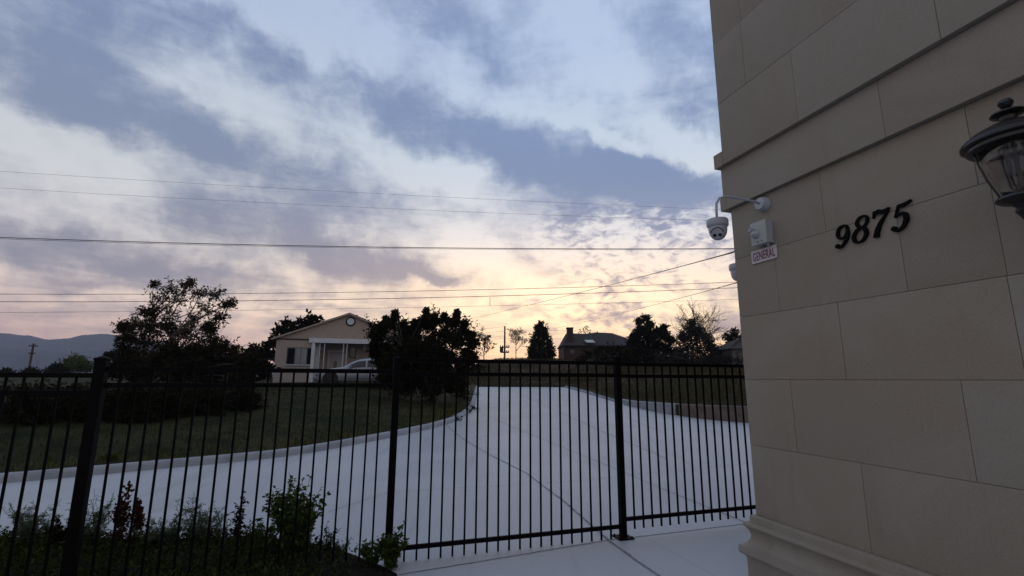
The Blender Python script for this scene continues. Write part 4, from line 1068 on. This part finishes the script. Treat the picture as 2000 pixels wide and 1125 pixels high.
# ------------------------------------------------------------------ far brick house
def farhouse():
    D_ = 62; c = at(1100, 700, D_); s_ = D_/958
    t = thing('brick_house', 'dark two-part brick house with tall chimney on the far rise', 'house', (c.x, D_, gz(c.x, D_)-.3))
    bz = gz(c.x, D_)-.3
    X_ = lambda px: at(px, 690, D_).x-c.x
    Zz = lambda py: at(1160, py, D_).z-bz
    x0, x1 = X_(1101), X_(1290)
    MB().box(x0, x1, 0, 7, 0, Zz(674)).build('wall', M['brick'], t)
    # gable end by the chimney then long ridge
    ridge_ = [(X_(1098), 672), (X_(1112), 647.5), (X_(1150), 648.5), (X_(1162), 647), (X_(1172), 645.5), (X_(1204), 647), (X_(1232), 656), (X_(1292), 676)]
    v = []
    for x, py in ridge_: v += [(x, -.35, Zz(674.5)-.05), (x, 2.4, Zz(py)), (x, 4.4, Zz(py)), (x, 7.3, Zz(674.5)-.05)]
    n = len(ridge_)
    fs = [(i*4+j, i*4+j+1, (i+1)*4+j+1, (i+1)*4+j) for i in range(n-1) for j in range(3)]+[(0,1,2,3), tuple(range((n-1)*4, n*4))]+[(i*4+3, i*4, (i+1)*4, (i+1)*4+3) for i in range(n-1)]
    r = MB().add(v, fs).build('roof', M['roofm'], t)
    ch = MB().bbox(X_(1109), X_(1121), .3, 1.1, Zz(690), Zz(639.5), .02).bbox(X_(1108), X_(1122), .22, 1.18, Zz(641), Zz(639), .02); ch.build('chimney', M['brick'], t)
    wn_ = MB().bbox(X_(1112), X_(1124), -.06, -.002, Zz(692), Zz(682), .01).build('window', M['wood'], t)
    MB().box(X_(1113.5), X_(1122.5), -.07, -.061, Zz(691), Zz(683)).build('pane', M['darkglass'], wn_)
    wn_ = MB().bbox(X_(1168), X_(1180), -.06, -.002, Zz(692), Zz(682), .01).build('window', M['wood'], t)
    MB().box(X_(1169), X_(1179), -.07, -.061, Zz(691), Zz(683)).build('pane', M['darkglass'], wn_)
    # pale awning / skylight
    a = [(X_(1145), -.5, Zz(670)), (X_(1162), -.5, Zz(670)), (X_(1160), .6, Zz(664)), (X_(1143), .6, Zz(664))]
    MB().add(a+[(q[0], q[1], q[2]+.06) for q in a], [(0,1,2,3),(4,7,6,5),(0,4,5,1),(1,5,6,2),(2,6,7,3),(3,7,4,0)]).build('skylight', M['plastg'], t)
    MB().tube([(X_(1177), 3.4, Zz(647)), (X_(1177), 3.4, Zz(642))], .07, 8).build('vent_pipe', M['roofm'], t)
farhouse()
# pale house corner by the stone building
c = at(1432, 708, 46); gh = thing('pale_house', 'pale little house corner showing beside the stone building', 'house', (c.x, 46, gz(c.x, 46)-.2))
hz = at(1432, 681, 46).z-(gz(c.x, 46)-.2); x2 = at(1500, 700, 46).x-c.x
MB().box(0, x2, 0, 5, 0, hz).build('wall', M['dim'], gh)
MB().add([(-.4,-.4,hz),(x2+.4,-.4,hz),(x2+.4,5.4,hz),(-.4,5.4,hz),(x2*.5,1.8,hz+1.2),(x2*.5+1,3,hz+1.2)], [(0,1,5,4),(1,2,5),(2,3,4,5),(3,0,4),(0,3,2,1)]).build('roof', M['roofm'], gh)
wn_ = MB().bbox(.42, 1.0, -.05, -.002, hz-1.15, hz-.3, .01).build('window', M['shutter'], gh)
MB().box(.46, .96, -.06, -.051, hz-1.1, hz-.35).build('pane', M['darkglass'], wn_)

# ------------------------------------------------------------------ utility poles and wires
def upole(label, D_, px, top, arms, r):
    b = at(px, top, D_); g_ = gz(b.x, D_)
    t = thing('utility_pole', label, 'utility pole', (b.x, D_, g_-.2)); Hh = b.z-g_+.2
    MB().tube([(0,0,0), (0,0,Hh)], [r*1.3, r], 10).build('pole', M['wood'], t)
    for f, L in arms:
        MB().bbox(-L, L, -.06, .06, Hh*f-.07, Hh*f+.07, .01).build('crossarm', M['wood'], t)
        for k in (-.9, -.45, .45, .9): MB().lathe([(.05,0),(.06,.08),(.03,.16)], (k*L, 0, Hh*f+.07), 8).build('insulator', M['wood'], t)
    return t
up1 = upole('tall thin utility pole standing by the bare tree in the middle distance', 56, 986, 637, [(.42, .55), (.28, .5)], .09)
MB().lathe([(.17,0),(.20,.05),(.20,.55),(.17,.6)], (-.36, 0, 1.2), 14).build('transformer', M['wood'], up1)
upole('tiny distant utility pole against the mountains at far left', 85, 66, 671, [(.93, .8), (.72, .6)], .15)
def cable(px, Ya, Yb, r, label, ext=True, name='power_line', end=None, group='overhead cables crossing the sky'):
    # px: control points; depth interpolates with px x
    n = 40; xs_ = [p[0] for p in px]; ys_ = [p[1] for p in px]
    co = np.polyfit(xs_, ys_, min(2, len(px)-1)); a, b = xs_[0], xs_[-1]
    if b == 1500: b = 2500; Yb = Yb+(Yb-Ya)*.5
    pts = []
    for i in range(n+1):
        x = a+(b-a)*i/n; pts.append(at(x, float(np.polyval(co, x)), Ya+(Yb-Ya)*i/n))
    if end is not None: pts += [pts[-1].lerp(end, k/6) for k in range(1, 7)]
    o = MB().tube(pts, r, 5).build(name, M['wire'], smooth=True, fixn=False)
    return tag(o, label, 'cable', group)
cable([(-400,309),(0,331),(448,360),(910,392),(1365,408),(1500,411)], 19, 24, .005, 'topmost thin overhead wire crossing the sky')
cable([(-400,342),(0,365),(512,393),(812,414),(1372,430),(1500,433)], 19, 24, .005, 'second thin overhead wire from the top of the sky')
cable([(-400,447),(0,463),(560,479.5),(980,486),(1430,485),(1500,485)], 17, 22, .016, 'thick bundled overhead cable crossing the middle of the sky')
cable([(-400,449),(0,466.5),(560,481.5),(980,487.5),(1430,486.5),(1500,486)], 17.1, 22.1, .008, 'thin cable hugging the underside of the thick overhead cable')
cable([(-400,571),(0,573),(480,573),(1000,566),(1435,551),(1500,548)], 17, 22, .0105, 'upper of the two dark cables passing over the treetops')
cable([(-400,586),(0,588),(480,587),(960,580),(1435,562),(1500,559)], 17, 22, .012, 'lower of the two dark cables, with a short drop hanger')
cable([(-400,611),(0,610),(480,606),(960,597),(1300,590),(1435,585),(1500,582)], 18, 23, .006, 'faint lowest overhead wire just above the roofs')
h0 = at(957, 580.5, 19.8); h1 = at(957, 597, 19.9)
tag(MB().tube([h0, h1], .012, 6).build('cable_hanger', M['wire']), 'short vertical hanger between two overhead wires above the dark tree', 'cable hanger')
cable([(880,632),(1150,567),(1428,494)], 40, 5.5, .010, 'service wire sloping up to the building corner above the other sloping wire', end=wp(0, 3.35)+Vector((.951, .309, 0))*1.6)
cable([(1045,650),(1240,605),(1436,553)], 40, 6.5, .007, 'lower service wire sloping up toward the building', end=wp(0, 3.0)+Vector((.951, .309, 0))*2.4)
tp = up1.location
for (ya, yb, yc), wn_ in zip(((646,642,637.5), (655,650,646.5), (664,660,656), (670,665,659.5)), ('uppermost', 'second', 'third', 'lowest')):
    cable([(905,ya),(950,yb),(986,yc)], 50, 56, .011, wn_+' of the four thin far wires left of the middle utility pole', group='far wires reaching the middle utility pole')
for (ya, yb, yc), wn_ in zip(((643.5,645,645.5), (652,653,651.5), (661,662,661)), ('uppermost', 'middle', 'lowest')):
    cable([(986,ya),(1050,yb),(1130,yc)], 56, 61, .010, wn_+' of the three far wires between the utility pole and the brick house', group='far wires reaching the brick house')

# ------------------------------------------------------------------ weeds by the fence
def weed(label, px, base_py, top, spread, kind='leafG', n=10, leaf=.05, per=16, cat='weed', name='weed', wid=.55, off=None, head=0, headm='leafR', sbl=.2, stemr=.004, lean=.25, group='weeds growing in the soil bed behind the fence'):
    b = hitR(px, base_py); b.z = .03
    D_ = b.y; s_ = D_/958
    t = thing(name, label, cat, tuple(b), 0, group)
    Hh = at(px, top, D_).z-b.z; sm = MB(); cen = []; dr = []; heads = []
    for k in range(n):
        hc = []; hd = []; heads.append((hc, hd))
        f = random.uniform(.55, 1) if k else 1.0
        tip = Vector((random.uniform(-1, 1)*spread*s_, random.uniform(-1, 1)*spread*s_*.8, Hh*f*(1-.25*random.random()*(k > 0))))
        root = Vector((random.uniform(-1,1)*spread*s_*.3, random.uniform(-1,1)*spread*s_*.3, -.02))
        pts = limb(sm, root, tip, stemr, stemr*.4, .08, 7, 4)
        for sb in range(3):
            i = random.randint(2, 5); d = Vector((random.gauss(0,1), random.gauss(0,1), .8)).normalized(); e_ = pts[i]+d*Hh*random.uniform(.08, sbl)
            p2 = limb(sm, pts[i], e_, stemr*.6, stemr*.3, .1, 3, 3)
            for j in range(per//2):
                q = p2[0].lerp(p2[-1], random.random()); cen.append(q); dr.append(Vector((random.gauss(0,1), random.gauss(0,1), random.gauss(.3,.7))))
        for j in range(per):
            i = random.random()*7; a = min(int(i), 6); q = pts[a].lerp(pts[a+1], i-a)
            cen.append(q); dr.append(Vector((random.gauss(0,1), random.gauss(0,1), random.gauss(.35,.6))))
        if head:
            for j in range(head):
                i = 4.2+random.random()*2.8; a = min(int(i), 6); q = pts[a].lerp(pts[a+1], i-a)
                rr = .03*(1-(i-4.2)/4.0); hc.append(q+Vector((random.gauss(0,rr), random.gauss(0,rr), random.gauss(0,.01)))); hd.append(Vector((random.gauss(0,1), random.gauss(0,1), random.gauss(1,.6))))
    sm.build('stem', M['leafG' if kind != 'leafR' else 'leafR'], t, smooth=True, fixn=False)
    leaf_mesh('leaves', V(cen), V(dr), leaf, M[kind], t, wid)
    if head:
        for hc, hd in heads: leaf_mesh('seed_head', V(hc), V(hd), .032, M[headm], t, .7)
    return t
weed('tall bushy green weed with small pointed leaves, largest behind the fence', 572, 1085, 928, 58, 'leafG', 40, .046, 34, wid=.62, sbl=.34)
weed('thin single-stemmed weed left of the bushy green one', 458, 1070, 955, 13, 'leafB', 5, .036, 22)
weed('leafy weed climbing around the foot of the middle fence post', 765, 1112, 1016, 28, 'leafG', 14, .042, 22, wid=.6)
weed('low weed left of the middle fence post', 728, 1112, 1050, 26, 'leafG', 12, .036, 20)
weed('tall red-brown seed-headed weed, left of the pair', 230, 1075, 945, 14, 'leafR', 5, .04, 12, head=120)
weed('second red-brown seed-headed weed, shorter and right of the pair', 266, 1075, 975, 12, 'leafR', 4, .04, 10, head=110)
weed('feathery blue-green weed at the lower left corner', 50, 1070, 968, 44, 'leafP', 30, .030, 40, wid=.22, stemr=.003)
weed('feathery blue-green weed just right of the thick post', 160, 1075, 968, 42, 'leafP', 26, .030, 40, wid=.22, stemr=.003)
weed('feathery green weed in the middle of the bed', 392, 1068, 968, 50, 'leafP', 30, .030, 40, wid=.22, stemr=.003)
weed('low feathery weed between the red and middle weeds', 315, 1075, 995, 44, 'leafP', 24, .030, 40, wid=.22, stemr=.003)
weed('short wispy weed right of the bushy green one', 640, 1080, 1020, 18, 'leafB', 6, .035, 14, wid=.3)
weed('short leafy weed left of the thick post', 110, 1080, 1000, 26, 'leafB', 9, .04, 20)
weed('tall wispy weed behind the thick post with bare tips', 190, 1072, 955, 26, 'leafP', 9, .026, 26, wid=.2, stemr=.003)
weed('thin wispy weed between the middle feathery weed and the single-stemmed one', 428, 1068, 975, 20, 'leafP', 8, .026, 24, wid=.2, stemr=.003)
weed('low pale weed at the very edge of the soil bed', 665, 1090, 1045, 20, 'leafP', 8, .024, 20, wid=.25, stemr=.003)
weed('small scrubby weed left of the bushy one', 500, 1075, 1005, 26, 'leafG', 8, .035, 20, wid=.35)
# low ground cover across the bed
cen = []; dr = []
for i in range(75000):
    x = random.uniform(-6.0, -.95); y = random.uniform(1.4, 5.6)
    pxx = 1000+x/y*958
    lim = np.interp(pxx, [a for a, b in bedpx], [hitR(*q).y for q in bedpx])
    if y > lim-.03: continue
    if random.random() < S((pxx-560)/170)*.93: continue
    h = random.uniform(0, .09)*random.random(); cen.append((x, y, .04+h)); dr.append((random.gauss(0,1), random.gauss(0,1), .8))
tag(leaf_mesh('ground_cover', V(cen), V(dr), .045, M['cover'], None, .4), 'dark low ground cover and grass filling the soil bed', 'ground cover', kind='stuff')
# weeds along the driveway's left edge
for px, py, r, lab in ((921,800,7,'dark weed clump on the driveway edge nearest the dense tree'), (912,806,6,'small weed spilling over the driveway edge beyond the dark clump'), (888,822,8,'flat weed straggling onto the concrete left edge'),
                       (925,775,8,'bush at the far bend of the driveway edge'), (755,852,8,'small weed on the kerb beside the middle fence post')):
    p_ = hitR(px, py); s_ = p_.y/958
    t = thing('weed', lab, 'weed', tuple(p_), 0, 'weeds along the driveway edge')
    n_ = 160; cen = rng.normal(size=(n_, 3))*[r*s_*.7, r*s_*.7, r*s_*.45]; cen[:, 2] = np.abs(cen[:, 2])+.01
    leaf_mesh('leaves', cen, rng.normal(size=(n_, 3))+[0,0,.5], .07, M['leafB'], t)
    sm = MB()
    for k in range(12): limb(sm, (0,0,0), tuple(cen[k]), .006, .003, .1, 3, 3)
    sm.build('stem', M['bark'], t, fixn=False)
for px, py, sz, lab in ((917,764,.14,'pale stone at the far corner of the driveway edge'), (918,793,.14,'pale stone beside the dark weed clump')):
    p_ = hitR(px, py); bm = bmesh.new(); bmesh.ops.create_icosphere(bm, subdivisions=3, radius=sz)
    for v in bm.verts: v.co *= 1+.22*math.sin(v.co.x*31+v.co.y*17)*math.cos(v.co.z*23); v.co.z = v.co.z*.7+sz*.5
    me = bpy.data.meshes.new('landscape_stone'); bm.to_mesh(me); bm.free(); me.materials.append(M['stone_b']); me.shade_smooth()
    o = bpy.data.objects.new('landscape_stone', me); COL.objects.link(o); o.location = p_; tag(o, lab, 'stone')

# ------------------------------------------------------------------ grass
def grass(name, N, xr, yr, keep, hgt, m, lab, wid=.05):
    c = []; d = []
    for _ in range(N):
        y = yr[0]+(yr[1]-yr[0])*random.random()**1.3; x = random.uniform(*xr)
        if not keep(x, y): continue
        c.append((x, y, gz(x, y)-.01)); d.append((random.gauss(0,.35), random.gauss(0,.35), 1))
    return tag(leaf_mesh(name, V(c), V(d), hgt, m, None, wid), lab, 'grass', kind='stuff')
grass('lawn_grass', 60000, (-26, -1.5), (5, 26), lambda x, y: xL(y)-12 < x < xL(y)-.10, .085, M['blade'], 'dark green lawn grass rising left of the driveway', .16)
grass('verge_grass', 60000, (-20, -1.5), (4, 24), lambda x, y: xL(y)-.30-1.6*random.random()**2 < x < xL(y)-.10, .12, M['verge'], 'longer grass fringe along the kerb', .12)
grass('bank_grass', 52000, (3.5, 26), (13, 46), lambda x, y: x > xR(y)+.22, .30, M['dry'], 'tall dry grass on the bank behind the retaining walls', .07)
grass('field_grass', 40000, (-8, 22), (39.6, 60), lambda x, y: True, .26, M['dry'], 'rough dry field grass on the rise beyond the driveway', .12)
cen = []; dr = []
for i in range(500):
    p_ = hitR(212+random.gauss(0, 7), 912+random.uniform(-2, 4)); cen.append((p_.x, p_.y, p_.z+random.uniform(0, .16))); dr.append((random.gauss(0,.5), random.gauss(0,.5)-.3, .7))
tag(leaf_mesh('grass_tuft', V(cen), V(dr), .10, M['blade'], None, .14), 'grass tuft spilling over the kerb right of the thick fence post', 'grass tuft')

# ------------------------------------------------------------------ haze
def haze():
    m = bpy.data.materials.new('haze_air'); m.use_nodes = True; m.node_tree.nodes.clear(); t = NT(m.node_tree)
    v = t.node('ShaderNodeVolumePrincipled'); v.inputs['Color'].default_value = (.60, .68, .86, 1); v.inputs['Density'].default_value = 3.0e-4
    v.inputs['Anisotropy'].default_value = 0.0
    o = t.node('ShaderNodeOutputMaterial'); t.l.new(v.outputs[0], o.inputs['Volume'])
    h = MB().box(-2700, 2700, -60, 2400, -3, 230).build('haze', m); tag(h, 'thin evening haze in front of the mountains', 'haze', kind='stuff')
haze()
